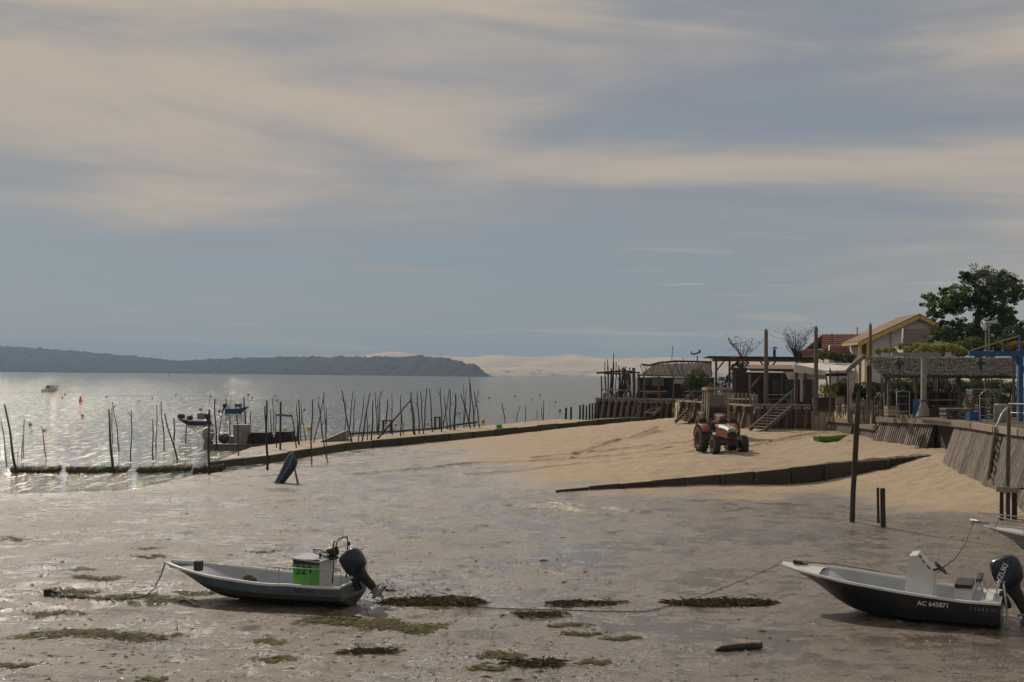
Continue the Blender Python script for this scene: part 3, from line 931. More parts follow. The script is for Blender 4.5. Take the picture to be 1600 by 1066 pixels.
for y in (.50, .78):
    mb.tube([(.10, y, .66), (.06, y, 1.02), (-.04, y, 1.02), (-.09, y, .60), (-.12, y, .12)], .014, 6)
for z in (.12, .26, .42):
    mb.tube([(-.115, .50, z), (-.115, .78, z)], .014, 6)
mb.build('boarding_ladder', 'steel', bb)
mb = MB(); mb.tube([(L2 - .5, .03, 1.03), (L2 - .42, .0, 1.08), (L2 - .3, 0, 1.05)], .022); mb.box((L2 - .45, 0, 1.03), (.3, .06, .03)); mb.ball((L2 - .32, .05, 1.07), .05)
mb.build('bow_cleat', 'black', bb)
cowl, TT = outboard(bb, (-.04, -.05, .66), 26, 1.0, 'navy')
q0, q1 = TT((-.05, .219, .22)), TT((-.42, .219, .52))
lettering('SUZUKI', .15, 'print_white', bb, TT((.02, .219, .20)), TT((-.30, .219, .50)) - TT((.02, .219, .20)), TT((.3, .219, .52)) - TT((0, .219, .2)), bold=.003)
mb = MB()
a_, b_ = TT((-.06, .2215, .16)), TT((-.44, .2215, .50))
nn_ = (TT((0, .219, .1)) - TT((.1, .219, 0))).normalized() * .012
mb.add([a_, b_, b_ + nn_, a_ + nn_ * 2], [(0, 1, 2, 3)])
mb.build('pinstripe', 'print_white', bb)
lettering('AC 645871', .135, 'print_white', bb, (1.62, .985, .47), (-1, .0, -.02), (0, .18, 1), bold=.003)
worn_marks('greyp', bb, (.60, .945, .43), (-1, -.02, -.02), (0, .18, 1), 7, .11)

# --- third boat, bow at the right edge
b3 = hit(1640, 905)
tb = thing('white_motorboat', 'pale motorboat bow with steel rail entering at the right edge of the picture', 'boat', (17.2, 31.9, hz(15, 33) - .05), R(180 - 24))
make_hull(tb, 5.2, 2.0, smooth_interp([(0, .75), (.5, .88), (1, 1.20)]), smooth_interp([(0, .2), (.5, .22), (.78, .40), (1, 1.02)]), smooth_interp([(0, 0), (.6, 0), (.8, .15), (.92, .50), (1, .98)]),
          smooth_interp([(0, .92), (.4, 1), (.68, .92), (.86, .6), (1, .08)]), smooth_interp([(0, .88), (.45, .88), (.7, .62), (.88, .25), (1, .03)]), .8, ('greyp', 'bottomblue', 'gel', 'gel'), lambda t_: .5 + max(0, t_ - .5) * 1.7)
mb = MB()
for y, sg in ((.55, 1), (-.55, -1)):
    top = [(5.25, 0.04 * sg, 1.50), (4.7, .36 * sg, 1.44), (4.0, .66 * sg, 1.36), (3.2, .86 * sg, 1.28), (2.6, .9 * sg, .92)]
    mb.tube(top, .018, 6)
    for i in (1, 2, 3):
        x, y_, z = top[i]
        mb.tube([(x, y_, z), (x + .12, y_ + .02 * sg, z - .42)], .014, 6)
mb.build('bow_rail', 'steel', tb)
mb = MB(); mb.box((5.18, 0, 1.25), (.42, .14, .07)); mb.tube([(5.2, -.1, 1.28), (5.42, 0, 1.30), (5.2, .1, 1.28)], .03); mb.ball((5.36, 0, 1.25), .07)
mb.build('anchor_roller', 'steel', tb)

# --- small hulls on the sand
gs = hit(1275, 690)
sk = thing('green_skiff', 'small bright green flat skiff with dark stains resting on the dry sand', 'boat', (gs.x, gs.y, hz(gs.x, gs.y)), R(14))
make_hull(sk, 1.85, .72, smooth_interp([(0, .26), (.5, .25), (1, .36)]), smooth_interp([(0, .03), (.7, .04), (1, .26)]), smooth_interp([(0, 0), (.8, 0), (1, .24)]), smooth_interp([(0, .85), (.5, 1), (.8, .8), (1, .35)]), smooth_interp([(0, .75), (.5, .9), (.8, .6), (1, .2)]), .2, ('skiff', 'skiff', 'skiff', 'skiff'), lambda t_: .08, rim=.03, N_=14)
gd = hit(446, 755)
dg_ = thing('upended_dinghy', 'dark blue hull stood on its end on wet sand and propped by a pole', 'boat', (gd.x, gd.y, gd.z), R(0))
mb = MB()
rows = []
for i in range(15):
    t_ = i / 14
    h = 1.32 * t_
    wd = .30 * (1 - max(0, (t_ - .55) / .45) ** 2.2) ** .5 * (.86 + .3 * t_) if t_ < 1 else .01
    dp = .24 * (1 - t_ ** 4) + .03
    ax = -.30 + .62 * t_ + .10 * math.sin(t_ * 2.6)
    rows.append([Vector((ax + wd * math.cos(a) * (1.0 if math.cos(a) > 0 else .9), dp * math.sin(a), h - .12 * math.cos(a) * t_)) for a in np.linspace(0, 2 * math.pi, 16, endpoint=False)])
mb.loft(rows, True, True)
mb.add(rows[0], [tuple(range(16))[::-1]]); mb.add(rows[-1], [tuple(range(16))])
mb.build('hull', 'dinghyblue', dg_)
mb = MB()
mb.tube([r_[4] + Vector((.0, .015, 0)) for r_ in rows], .022, 6); mb.tube([r_[12] - Vector((0, .015, 0)) for r_ in rows], .022, 6)
mb.build('rubbing_strake', 'greyp', dg_)
mb = MB(); mb.tube([(.62, -.22, -.02), (.48, -.22, .55), (.38, -.2, 1.12)], [.05, .024, .016]); mb.tube([(.56, .2, .0), (.40, -.1, 1.05)], .014)
mb.build('prop_pole', 'stake', dg_)

# ------------------------------------------------------------------ tractors
def wheel(parent, c, r, wd, rim_m='rust', lugs=18, name='wheel'):
    o = thing_part(name, parent, c)
    mb = MB()
    mb.lathe([(r * .56, -wd / 2), (r * .80, -wd / 2), (r * .94, -wd * .42), (r * .955, 0), (r * .94, wd * .42), (r * .80, wd / 2), (r * .56, wd / 2)], 28)
    for i in range(lugs):
        a = 2 * math.pi * i / lugs
        for sg in (-1, 1):
            a2 = a + (math.pi / lugs if sg > 0 else 0)
            p0 = Vector((math.cos(a2) * r * .96, sg * wd * .04, math.sin(a2) * r * .96))
            p1 = Vector((math.cos(a2 + .16) * r * .95, sg * wd * .50, math.sin(a2 + .16) * r * .95))
            mb.beam(p0, p1, r * .075, r * .09, up=(math.cos(a2), 0, math.sin(a2)))
    mb.build('tyre', 'rubber', o)
    mb = MB()
    mb.lathe([(r * .57, -wd * .46), (r * .52, -wd * .40), (r * .46, -wd * .1), (r * .2, -wd * .05), (r * .18, -wd * .22), (.001, -wd * .22)], 22)
    mb.lathe([(.001, wd * .22), (r * .18, wd * .22), (r * .2, wd * .05), (r * .46, wd * .1), (r * .52, wd * .40), (r * .57, wd * .46)], 22)
    mb.build('rim', rim_m, o)
    return o
def thing_part(name, parent, c):
    o = bpy.data.objects.new(name, None)
    o.empty_display_size = .1
    C.objects.link(o)
    o.parent = parent
    o.location = c
    return o
def tractor(label, px, py, yaw, k, cab, hood_m, top_m):
    g = hit(px, py)
    root = thing('tractor', label, 'tractor', (g.x, g.y, g.z - .03), yaw)
    rr_, rf = .62 * k, .43 * k
    for sg in (1, -1):
        wheel(root, (0, sg * .74 * k, rr_), rr_, .40 * k)
        wheel(root, (1.62 * k, sg * .68 * k, rf), rf, .30 * k)
        mb = MB()
        arc = [Vector((math.cos(a) * rr_ * 1.1, 0, rr_ + math.sin(a) * rr_ * 1.1)) for a in np.linspace(R(30), R(165), 9)]
        mb.loft([[p_ + Vector((0, sg * .50 * k, 0)), p_ + Vector((0, sg * .92 * k, 0)), p_ * 1.0 + Vector((0, sg * .92 * k, .03)), p_ + Vector((0, sg * .50 * k, .03))] for p_ in arc], True, True)
        mb.build('fender', hood_m, root)
    mb = MB()
    mb.box((.75 * k, 0, .62 * k), (1.7 * k, .42 * k, .36 * k)); mb.box((0, 0, .62 * k), (.5 * k, 1.1 * k, .26 * k)); mb.box((1.62 * k, 0, .46 * k), (.16 * k, 1.15 * k, .14 * k))
    mb.box((1.95 * k, 0, .52 * k), (.3 * k, .5 * k, .22 * k))
    mb.build('chassis', 'black', root)
    mb = MB()
    rows = []
    for x, hw, z0, z1 in ((.62, .27, .80, 1.24), (1.1, .27, .78, 1.22), (1.75, .25, .74, 1.16), (1.98, .24, .70, 1.12)):
        rows.append([Vector((x * k, s_ * hw * k, z * k)) for s_, z in ((-1, z0), (-1, z1), (1, z1), (1, z0))])
    mb.loft(rows, True, False); mb.add(rows[0], [(0, 1, 2, 3)]); mb.add(rows[-1], [(3, 2, 1, 0)])
    mb.build('hood', hood_m, root)
    mb = MB()
    rows = []
    for x, hw, z in ((.58, .29, 1.245), (1.1, .29, 1.235), (1.78, .275, 1.18), (2.06, .26, 1.10)):
        rows.append([Vector((x * k, -hw * k, (z - .05) * k)), Vector((x * k, -hw * .8 * k, (z + .06) * k)), Vector((x * k, 0, (z + .09) * k)), Vector((x * k, hw * .8 * k, (z + .06) * k)), Vector((x * k, hw * k, (z - .05) * k))])
    mb.loft(rows, False, True); mb.add(rows[-1], [(4, 3, 2, 1, 0)]); mb.add(rows[0], [(0, 1, 2, 3, 4)])
    mb.build('hood_top', top_m, root)
    mb = MB(); mb.box((1.995 * k, 0, .88 * k), (.03 * k, .36 * k, .26 * k))
    for i in range(4):
        mb.box((2.012 * k, 0, (.79 + i * .06) * k), (.02 * k, .34 * k, .015 * k))
    mb.build('grille', 'black', root)
    for sg in (1, -1):
        mb = MB(); mb.lathe([(.001, .04), (.055, .04), (.06, 0), (.04, -.05)], 12)
        o = mb.build('headlight', 'steel', root); o.rotation_euler = (0, 0, R(-90)); o.location = (2.03 * k, sg * .20 * k, 1.03 * k)
    mb = MB(); mb.box((-.02, 0, .98 * k), (.4 * k, .42 * k, .09 * k)); mb.box((-.22 * k, 0, 1.18 * k), (.08 * k, .42 * k, .36 * k))
    mb.build('seat', 'black', root)
    mb = MB()
    wc = Vector((.42 * k, 0, 1.32 * k)); rt = Matrix.Rotation(R(35), 3, 'Y')
    mb.tube([wc + rt @ Vector((.2 * k * math.cos(a), .2 * k * math.sin(a), 0)) for a in np.linspace(0, 2 * math.pi, 17)], .016 * k, 6)
    mb.tube([wc, (.66 * k, 0, 1.02 * k)], .022 * k); mb.tube([wc + Vector((0, -.18 * k, 0)), wc + Vector((0, .18 * k, 0))], .012 * k)
    mb.build('steering_wheel', 'black', root)
    mb = MB(); mb.tube([(1.2 * k, .20 * k, 1.2 * k), (1.2 * k, .20 * k, 1.62 * k)], .03 * k)
    mb.build('exhaust_pipe', 'rust', root)
    if not cab:
        mb = MB(); mb.tube([(.62 * k, -.30 * k, 1.2 * k), (.62 * k, -.30 * k, 1.36 * k)], .03 * k); mb.ball((.62 * k, -.30 * k, 1.42 * k), .07 * k, 10, 6, (1, 1, 1.4))
        mb.build('beacon', 'red', root)
    if cab:
        z0, z1 = 1.0 * k, 2.42 * k
        posts = [(.62, .52, .56, .50), (.62, -.52, .56, -.50), (-.42, .60, -.36, .54), (-.42, -.60, -.36, -.54), (.12, .56, .10, .53), (.12, -.56, .10, -.53)]
        for x, y, x2, y2 in posts:
            mb = MB(); mb.beam((x * k, y * k, z0 - .15 * k), (x2 * k, y2 * k, z1), .12 * k, .12 * k, up=(1, 0, 0)); mb.build('cab_post', 'palewood', root)
        mb = MB()
        mb.prism([(-.50 * k, -.66 * k, z1), (.72 * k, -.62 * k, z1), (.78 * k, -.6 * k, z1 + .05 * k), (.62 * k, -.56 * k, z1 + .16 * k), (-.46 * k, -.6 * k, z1 + .15 * k)], (0, 1.26 * k, 0))
        mb.build('cab_roof', 'oldwood', root)
        mb = MB()
        for z in (1.62, ):
            mb.beam((.60 * k, -.53 * k, z * k), (.60 * k, .53 * k, z * k), .07 * k, .09 * k)
            for sg in (1, -1):
                mb.beam((.60 * k, sg * .53 * k, z * k), (-.40 * k, sg * .58 * k, z * k), .07 * k, .08 * k)
        mb.build('cab_rail', 'rust', root)
        mb = MB()
        mb.add([(.595 * k, -.46 * k, 1.68 * k), (.595 * k, .46 * k, 1.68 * k), (.57 * k, .44 * k, z1 - .05), (.57 * k, -.44 * k, z1 - .05)], [(0, 1, 2, 3)])
        mb.build('windscreen', 'clear', root)
        mb = MB(); mb.box((-.40 * k, 0, 1.62 * k), (.04, 1.0 * k, 1.1 * k)); mb.build('rear_panel', 'rust', root)
        mb = MB(); mb.box((.58 * k, 0, 1.30 * k), (.03, .95 * k, .52 * k)); mb.build('dash_panel', 'black', root)
        for sg in (1, -1):
            mb = MB(); mb.add([(.56 * k, sg * .535 * k, 1.68 * k), (.16 * k, sg * .545 * k, 1.68 * k), (.14 * k, sg * .525 * k, z1 - .05), (.53 * k, sg * .51 * k, z1 - .05)], [(0, 1, 2, 3)])
            mb.build('side_pane', 'clear', root)
    return root
tractor('rusty tractor with a boxy cab and tall tyres, standing behind the small orange tractor', 1118, 684, R(-90 + 2), 1.13, True, 'rust', 'rust')
tractor('small open orange tractor with grey hood top parked on the sand slipway', 1119, 705, R(-90 + 12), 1.04, False, 'orange', 'greyp')

# ------------------------------------------------------------------ litter of the mud flat
def GND(x, y):
    return .13 if y < 33 else hz(x, y)
def weed_pile(label, px0, px1, py, hgt, n, name='seaweed_pile', m='weed', wdt=.5):
    a, b_ = hit(px0, py), hit(px1, py)
    c_ = (a + b_) / 2
    L_ = (b_ - a).length
    mb = MB()
    rows = []
    for i in range(13):
        t_ = i / 12
        e = math.sin(math.pi * t_) ** .7
        x = a.x + (b_.x - a.x) * t_; y = a.y + (b_.y - a.y) * t_
        row = []
        for k in range(7):
            s_ = k / 6 * 2 - 1
            yy = y + s_ * wdt * (.35 + .65 * e)
            row.append((x, yy, hz(x, yy) - .03 + hgt * e * (1 - s_ * s_) * (.3 + .8 * random.random())))
        rows.append(row)
    mb.loft(rows, False, False)
    for i in range(n):
        t_ = random.random(); e = math.sin(math.pi * t_) ** .5
        x = a.x + (b_.x - a.x) * t_; x += random.gauss(0, .12); y = a.y + (b_.y - a.y) * t_ + random.gauss(0, .55) * wdt * (.4 + .8 * e)
        z = GND(x, y) + hgt * e * .7 * random.random()
        an = random.uniform(0, 6.28); l_ = random.uniform(.08, .36)
        d_ = Vector((math.cos(an), math.sin(an) * .8, random.uniform(-.15, .22))) * l_
        p_ = Vector((x, y, z))
        w_ = Vector((-d_.y, d_.x, .3 * l_)).normalized() * .014
        mb.add([p_ - w_, p_ + w_, p_ + d_ * .5 + w_ + Vector((0, 0, .03)), p_ + d_, p_ + d_ * .5 - w_ + Vector((0, 0, .03))], [(0, 1, 2, 3, 4)])
    return mb.thing(name, m, label, 'seaweed', (c_.x, c_.y, hz(c_.x, c_.y)))
weed_pile('heap of brown seaweed beside the stern of the skiff numbered 329', 606, 742, 943, .10, 1500, wdt=.32)
weed_pile('low mound of dark seaweed left of the black boat, under its mooring line', 1050, 1198, 944, .06, 1000, wdt=.28)
weed_pile('flat wisp of brown weed midway between the two boats', 862, 958, 945, .03, 260, wdt=.25)
weed_pile('thin dark weed strand on the mud below the long rope', 808, 880, 963, .03, 160, wdt=.2)
weed_pile('dark weed wisp at the bottom of the picture, left of the log', 795, 875, 1040, .03, 170, wdt=.15)
weed_pile('dark weed tuft below the skiff with the green panel', 545, 610, 1020, .04, 170, wdt=.2)
a, b_ = hit(1119, 1018), hit(1190, 1014)
mb = MB()
d_ = b_ - a
mb.tube([a + Vector((-.02, 0, .01)), a + d_ * .12 + Vector((0, 0, .045)), a + d_ * .4 + Vector((0, 0, .055)), a + d_ * .8 + Vector((0, 0, .065)), a + d_ * 1.0 + Vector((0, 0, .06))], [.012, .05, .062, .066, .055], 9)
mb.tube([a + d_ * .97 + Vector((0, 0, .08)), a + d_ * 1.0 + Vector((0, -.02, .13))], [.03, .015])
mb.thing('driftwood_log', 'stake', 'short black waterlogged driftwood log lying on the mud in front', 'log', a)
def rope(label, pts, r_, name='mooring_rope', m='rope', sag=0.0):
    mb = MB()
    mb.tube(pts, r_, 5)
    return mb.thing(name, m, label, 'rope', pts[0])
def ground_rope(pxs, lift=.015):
    out = []
    for p_ in pxs:
        q_ = hit(*p_)
        out.append(q_ + Vector((0, 0, lift)))
    return out
bow1 = skiff.matrix_basis @ Vector((L1 - .02, 0, .82))
e_ = ground_rope([(228, 934), (205, 937), (160, 936), (110, 935)])
mid = [bow1 + Vector((-.06, 0, -.04)), bow1 + Vector((-.16, -.02, -.35)), (bow1 * .35 + e_[0] * .65) + Vector((0, 0, -.12))]
rope('dark rope hanging from the bow of the grey skiff down to the mud', [bow1] + mid + e_, .016)
ch = thing('anchor_chain', 'dark weedy anchor chain lying on the mud ahead of the grey skiff', 'chain', hit(70, 931))
for i, px in enumerate(range(72, 128, 5)):
    q_ = hit(px, 931 + (i % 3) * 1.2 + i * .3)
    mb = MB()
    ax = Vector((.055, .02 * (-1) ** i, .01))
    mb.tube([q_ + Vector((.05 * math.cos(a) * 1.1, .035 * math.sin(a) * (i % 2), .035 + .03 * math.sin(a) * ((i + 1) % 2))) for a in np.linspace(0, 2 * math.pi, 9)], .018, 5)
    mb.build('chain_link', 'stake', ch, world=True)
mb = MB(); q_ = hit(74, 931); mb.box(q_ + Vector((0, 0, .07)), (.16, .14, .14), Matrix.Rotation(.4, 3, 'Z')); mb.tube([q_ + Vector((0, 0, .1)), q_ + Vector((.3, .05, .03))], .03)
mb.build('anchor_block', 'stake', ch, world=True)
bow2 = bb.matrix_basis @ Vector((L2 - .05, 0, 1.03))
e_ = ground_rope([(1052, 946), (1010, 957), (960, 957), (860, 954), (780, 952), (735, 948)])
rope('long thin mooring line from the black boat bow across the mud to the seaweed heap', [bow2, bow2 * .7 + e_[0] * .3 + Vector((0, 0, -.05)), bow2 * .35 + e_[0] * .65 + Vector((0, 0, -.06))] + e_, .010)
p0 = tb.matrix_basis @ Vector((5.36, 0, 1.22)); p1 = bb.matrix_basis @ Vector((1.25, -.5, 1.05))
rope('dark slack rope from the pale boat bow down to the black boat console', [p0, p0 * .66 + p1 * .34 + Vector((.05, 0, -.16)), p0 * .33 + p1 * .67 + Vector((.04, 0, -.16)), p1, p1 + Vector((-.1, 0, -.1))], .014)
p0 = bb.matrix_basis @ Vector((L2 - .42, .02, 1.08)); p1 = bb.matrix_basis @ Vector((2.6, -.85, .84))
rope('thin cord lying along the foredeck of the black boat', [p0, p0 * .5 + p1 * .5 + Vector((0, 0, .04)), p1], .010)

# pebbles, shells and weed scraps: nobody could count them
mb = MB()
shells = MB()
for i in range(15000):
    Y = 17 + 38 * random.random() ** 1.6
    X = random.uniform(-.46, .46) * Y
    mb.v.append((X, Y))
pts = np.array(mb.v)
zs = height(pts[:, 0], pts[:, 1])
dens = vnoise(pts[:, 0], pts[:, 1], .35, 21) * .6 + vnoise(pts[:, 0], pts[:, 1], 1.1, 22) * .4
mb = MB()
for (X, Y), z, dn in zip(pts, zs, dens):
    if z > .55 or z < .0 or random.random() > (dn * 1.9 - .35) * (1.1 if X < 2 else .45):
        continue
    r_ = random.uniform(.008, .026) * (1.6 if random.random() < .06 else 1)
    tgt = shells if random.random() < .22 else mb
    an = random.uniform(0, 3.14)
    ex, ey = r_ * random.uniform(1, 4.5), r_ * random.uniform(.7, 1.3)
    c_, s_ = math.cos(an), math.sin(an)
    ring = [(X + c_ * ex * a - s_ * ey * b2, Y + s_ * ex * a + c_ * ey * b2, z - .003) for a, b2 in ((1, 0), (.3, .9), (-.8, .6), (-.9, -.5), (.2, -1))]
    tgt.add(ring + [(X, Y, z + r_ * random.uniform(.5, 1.1))], [(0, 1, 5), (1, 2, 5), (2, 3, 5), (3, 4, 5), (4, 0, 5)])
tag(mb.build('weed_scraps', 'weed'), 'small dark scraps of weed and pebbles scattered over the mud', None, kind='stuff')
tag(shells.build('shell_litter', 'concrete'), 'small pale shells scattered over the mud', None, kind='stuff')
# green algae patches: short tufts massed on the mud
mb = MB()
def algae_patch(px, py, wpx, hpx, n):
    for i in range(int(n * .45)):
        while True:
            u_, v_ = random.uniform(-1, 1), random.uniform(-1, 1)
            if u_ * u_ + v_ * v_ < 1 and random.random() < (1 - (u_ * u_ + v_ * v_)) ** 1.5: break
        x_, y_ = px + u_ * wpx * .62, py + v_ * hpx * .7 + math.sin(u_ * 5 + px) * hpx * .25
        uu, vv = unroll(x_, y_)
        Y = (CAM_H - .13) * FPX / vv
        X = uu / FPX * Y
        ALG.append((X, Y))
ALG = []
for a in ((145, 904, 95, 6, 320), (205, 933, 150, 9, 420), (150, 993, 260, 12, 1100), (130, 890, 40, 5, 90), (25, 841, 60, 6, 170), (120, 924, 100, 8, 260), (235, 870, 60, 5, 150), (540, 970, 160, 14, 900), (635, 979, 125, 13, 1000), (420, 1003, 60, 7, 200), (255, 940, 130, 10, 300), (310, 926, 90, 6, 200), (410, 863, 60, 3, 120), (235, 857, 50, 3, 90), (890, 977, 80, 6, 200), (905, 991, 70, 6, 200), (970, 999, 60, 6, 200), (785, 1023, 80, 10, 330), (760, 1043, 60, 7, 230), (930, 1035, 50, 6, 160), (905, 945, 90, 4, 160), (430, 1030, 60, 8, 160), (240, 1063, 40, 6, 120), (85, 958, 90, 7, 220), (490, 890, 120, 4, 120), (1160, 805, 60, 6, 120), (20, 1040, 70, 6, 150), (680, 950, 60, 6, 90)):
    algae_patch(*a)
ap = np.array(ALG)
az_ = height(ap[:, 0], ap[:, 1])
for (X, Y), z in zip(ap, az_):
    an = random.uniform(0, 6.28); l_ = random.uniform(.05, .13)
    d_ = Vector((math.cos(an), math.sin(an), 0)) * l_
    w_ = Vector((-d_.y, d_.x, 0)) * random.uniform(.25, .5)
    p_ = Vector((X, Y, z + .004))
    mb.add([p_ - d_, p_ - w_ + Vector((0, 0, .012)), p_ + d_ + Vector((0, 0, random.uniform(.0, .03))), p_ + w_ + Vector((0, 0, .014))], [(0, 1, 2, 3)])
tag(mb.build('algae', 'algae'), 'olive green algae lying in flat patches on the mud', None, kind='stuff')
# ------------------------------------------------------------------ stakes, pilings and the low sea walls
def stake(name, label, cat, top, base, wpx, group=None, taper=.55, crook=1.0, m='stake', sink=.5, Y=None):
    """crooked pole between two photograph points; it stands where its foot meets ground or water"""
    g = hit(*base) if Y is None else V(*base, Y)
    t_ = V(top[0], top[1], g.y + random.uniform(-.25, .25))
    r0 = wpx * sc(g.y) / 2
    d_ = t_ - g
    pts, rs = [g - d_.normalized() * sink - Vector((0, 0, .2))], [r0]
    n = 6
    ph = random.uniform(0, 6.28)
    for i in range(n + 1):
        f = i / n
        amp = .035 * d_.length * crook * math.sin(math.pi * f)
        off = Vector((math.sin(ph + f * 5.0), math.cos(ph * 1.7 + f * 4.0), 0)) * amp * .5
        pts.append(g + d_ * f + off)
        rs.append(r0 * (1 - (1 - taper) * f))
    mb = MB()
    mb.tube(pts, rs, 7)
    if wpx <= 2.6 and random.random() < .45:
        f = random.uniform(.55, .9)
        p_ = g + d_ * f
        e_ = p_ + Vector((random.choice((-1, 1)) * d_.length * .07, 0, d_.length * .10))
        mb.tube([p_, e_], [r0 * .6, r0 * .3], 5)
    return mb.thing(name, m, label, cat, g, group)
Z1 = [((1.5, 653), (10, 725), 2), ((7, 632), (26, 740), 4.2), ((28, 704), (28, 715), 1.6), ((38, 655), (34, 716), 1.6), ((37, 664), (37, 713), 1.4), ((65, 665), (72, 716), 1.8), ((170, 640), (177, 739), 4.4), ((175, 636), (176, 692), 1.6), ((176, 628), (186, 704), 1.8), ((205.5, 642), (204, 718), 2.2), ((238.5, 655), (239, 718), 2.2), ((245, 632), (244, 706), 1.6), ((252, 628), (256.5, 703), 2), ((257, 646), (277, 717), 2.8), ((272, 653), (272, 688), 2.6), ((293, 650), (290, 694), 2.2)]
Z2 = [((327, 640), (327, 742), 4.4), ((336, 623), (338, 704), 2.8), ((350, 634), (342, 681), 1.6), ((358, 634), (360, 681), 1.8), ((369, 635), (373, 712), 2.2), ((381, 621), (384, 690), 3), ((392, 642), (390, 676), 1.6), ((414, 634), (415, 690), 3), ((417, 626), (418, 735), 4.4), ((423, 640), (424, 674), 1.6), ((426, 621), (428, 674), 1.6), ((431, 642), (432, 700), 1.8), ((464, 630), (464, 690), 2.2), ((467, 625), (467, 695), 3), ((471, 630), (470, 686), 2), ((471, 650), (478, 687), 1.6), ((488, 624), (487, 727), 2.8), ((507, 615), (490, 692), 1.8), ((497, 627), (512, 724), 2.4), ((506, 613), (509, 682), 1.6), ((510, 638), (510, 704), 1.6)]
Z3 = [((534, 610), (550, 692), 2.6), ((541, 624), (539, 672), 1.3), ((552, 611), (546, 670), 1.7), ((555, 621), (552, 675), 1.6), ((569, 616), (560, 690), 1.7), ((578, 615), (566, 690), 2.6), ((573, 640), (574, 688), 1.8), ((583, 626), (580, 688), 2.8), ((587, 613), (589, 675), 1.7), ((591, 620), (590, 680), 1.6), ((595, 610), (591, 680), 1.8), ((606, 625), (603, 662), 2.6), ((612, 616), (614, 680), 1.4), ((626, 618), (626, 682), 2.2), ((627, 640), (630, 680), 1.6), ((642, 612), (648, 680), 2.8), ((641, 622), (646, 678), 1.8), ((652, 613), (655, 678), 2.2), ((657, 612), (662, 678), 2), ((667, 606), (663, 672), 2.2), ((671, 608), (676, 675), 2.2), ((688, 608), (690, 675), 2.2), ((694, 619), (700, 671), 1.7), ((702, 609), (692, 668), 1.7), ((703, 608), (704, 672), 2.3), ((712, 615), (710, 672), 3.6), ((720, 615), (735, 669), 2.3), ((724, 602), (725, 669), 1.5), ((729, 607), (725, 662), 1.5), ((734, 594), (733, 666), 2.2), ((735, 600), (741, 668), 2.2), ((741, 612), (749, 668), 2.2), ((748, 608), (740, 655), 1.4)]
Z4 = [((784, 629), (789, 655), 1.7), ((812, 635), (807, 655), 1.5), ((821, 633), (821, 656), 1.3), ((839, 640), (839, 652), 1.1), ((846, 636), (847, 653), 1.1), ((849, 626), (849, 656), 1.6)]
def zone(lst, where, grp):
    order = sorted(range(len(lst)), key=lambda i: lst[i][1][0])
    for rank, i in enumerate(order):
        t_, b_, w_ = lst[i]
        lean = (t_[0] - b_[0]) / max(b_[1] - t_[1], 1)
        look = 'thick' if w_ >= 3.4 else 'medium' if w_ >= 2.4 else 'thin'
        tilt = 'upright' if abs(lean) < .05 else 'left-leaning' if lean < 0 else 'right-leaning'
        stake('oyster_stake', '%s %s dark wooden stake, %s from left %s' % (look, tilt, ordinal(rank), where), 'stake', t_, b_, w_, grp)
zone(Z1, 'of those left of the moored oyster barge', 'stakes in the water at the left')
zone(Z2, 'of those standing around the oyster barge', 'stakes around the barge')
zone(Z3, 'in the dense cluster beyond the causeway', 'stakes in the dense cluster')
zone(Z4, 'of the sparse sticks right of the cluster', 'sparse sticks in open water')
stake('leaning_pole', 'stout pole leaning far over to the right across the stake cluster', 'pole', (642, 625), (590, 686), 3.2, crook=.3)
# gallows-like mooring frame beside the barge
g = hit(438, 703)
fr_ = thing('mooring_gallows', 'dark post with a crossbar and a bent brace standing beside the oyster barge', 'post frame', g)
k = sc(g.y)
mb = MB(); mb.tube([g - Vector((0, 0, .5)), g + Vector((.2 * k, 0, 75 * k))], [1.7 * k, 1.4 * k]); mb.build('post', 'stake', fr_, world=True)
mb = MB(); mb.beam(V(432, 648, g.y), V(457, 650, g.y), .14, 3.2 * k); mb.build('crossbar', 'oldwood', fr_, world=True)
mb = MB(); mb.tube([V(456, 650, g.y), V(459, 665, g.y), V(463, 700, g.y)], 1.0 * k); mb.build('brace', 'stake', fr_, world=True)

# poles and posts on the right foreground
mb = MB(); g = hit(1332, 816); k = sc(g.y)
pts = [(1330, 830), (1331.5, 816), (1333, 770), (1336, 720), (1338.5, 670), (1340, 640), (1341, 625), (1341.5, 614)]
mb.tube([V(a, b_, g.y) for a, b_ in pts], [4.3 * k, 4.3 * k, 4 * k, 4.4 * k, 4.2 * k, 3.8 * k, 3.2 * k, 2.2 * k], 9)
mb.thing('mooring_pole', 'stake', 'crooked mooring pole standing alone on wet sand, left of the close pair of posts', 'pole', g)
for i, (x, y0, y1, w_, lab) in enumerate(((1372.5, 762, 818, 4.5, 'thinner left post of the close pair standing in wet mud'), (1380, 763, 823, 8.5, 'thicker right post of the close pair standing in wet mud'))):
    g = hit(x, y1); k = sc(g.y)
    mb = MB(); mb.tube([g - Vector((0, 0, .4)), g, V(x - .5, (y0 + y1) / 2, g.y), V(x - .8, y0 + 2, g.y), V(x - .8, y0, g.y)], [w_ / 2 * k, w_ / 2 * k, w_ * .46 * k, w_ * .47 * k, w_ * .40 * k], 9)
    mb.thing('mud_post', 'stake', lab, 'post', g)
g = hit(1574, 813); k = sc(g.y)
tr = thing('mooring_dolphin', 'three short dark posts joined by a pale crossbeam behind the pale boat', 'post frame', g)
for x, y1, w_ in ((1565, 812, 6.5), (1575, 812, 6.5), (1585, 815, 8.5)):
    mb = MB(); mb.tube([V(x, y1 + 14, g.y), V(x, y1, g.y), V(x, 764, g.y)], [w_ / 2 * k, w_ / 2 * k, w_ * .45 * k], 9); mb.build('post', 'stake', tr, world=True)
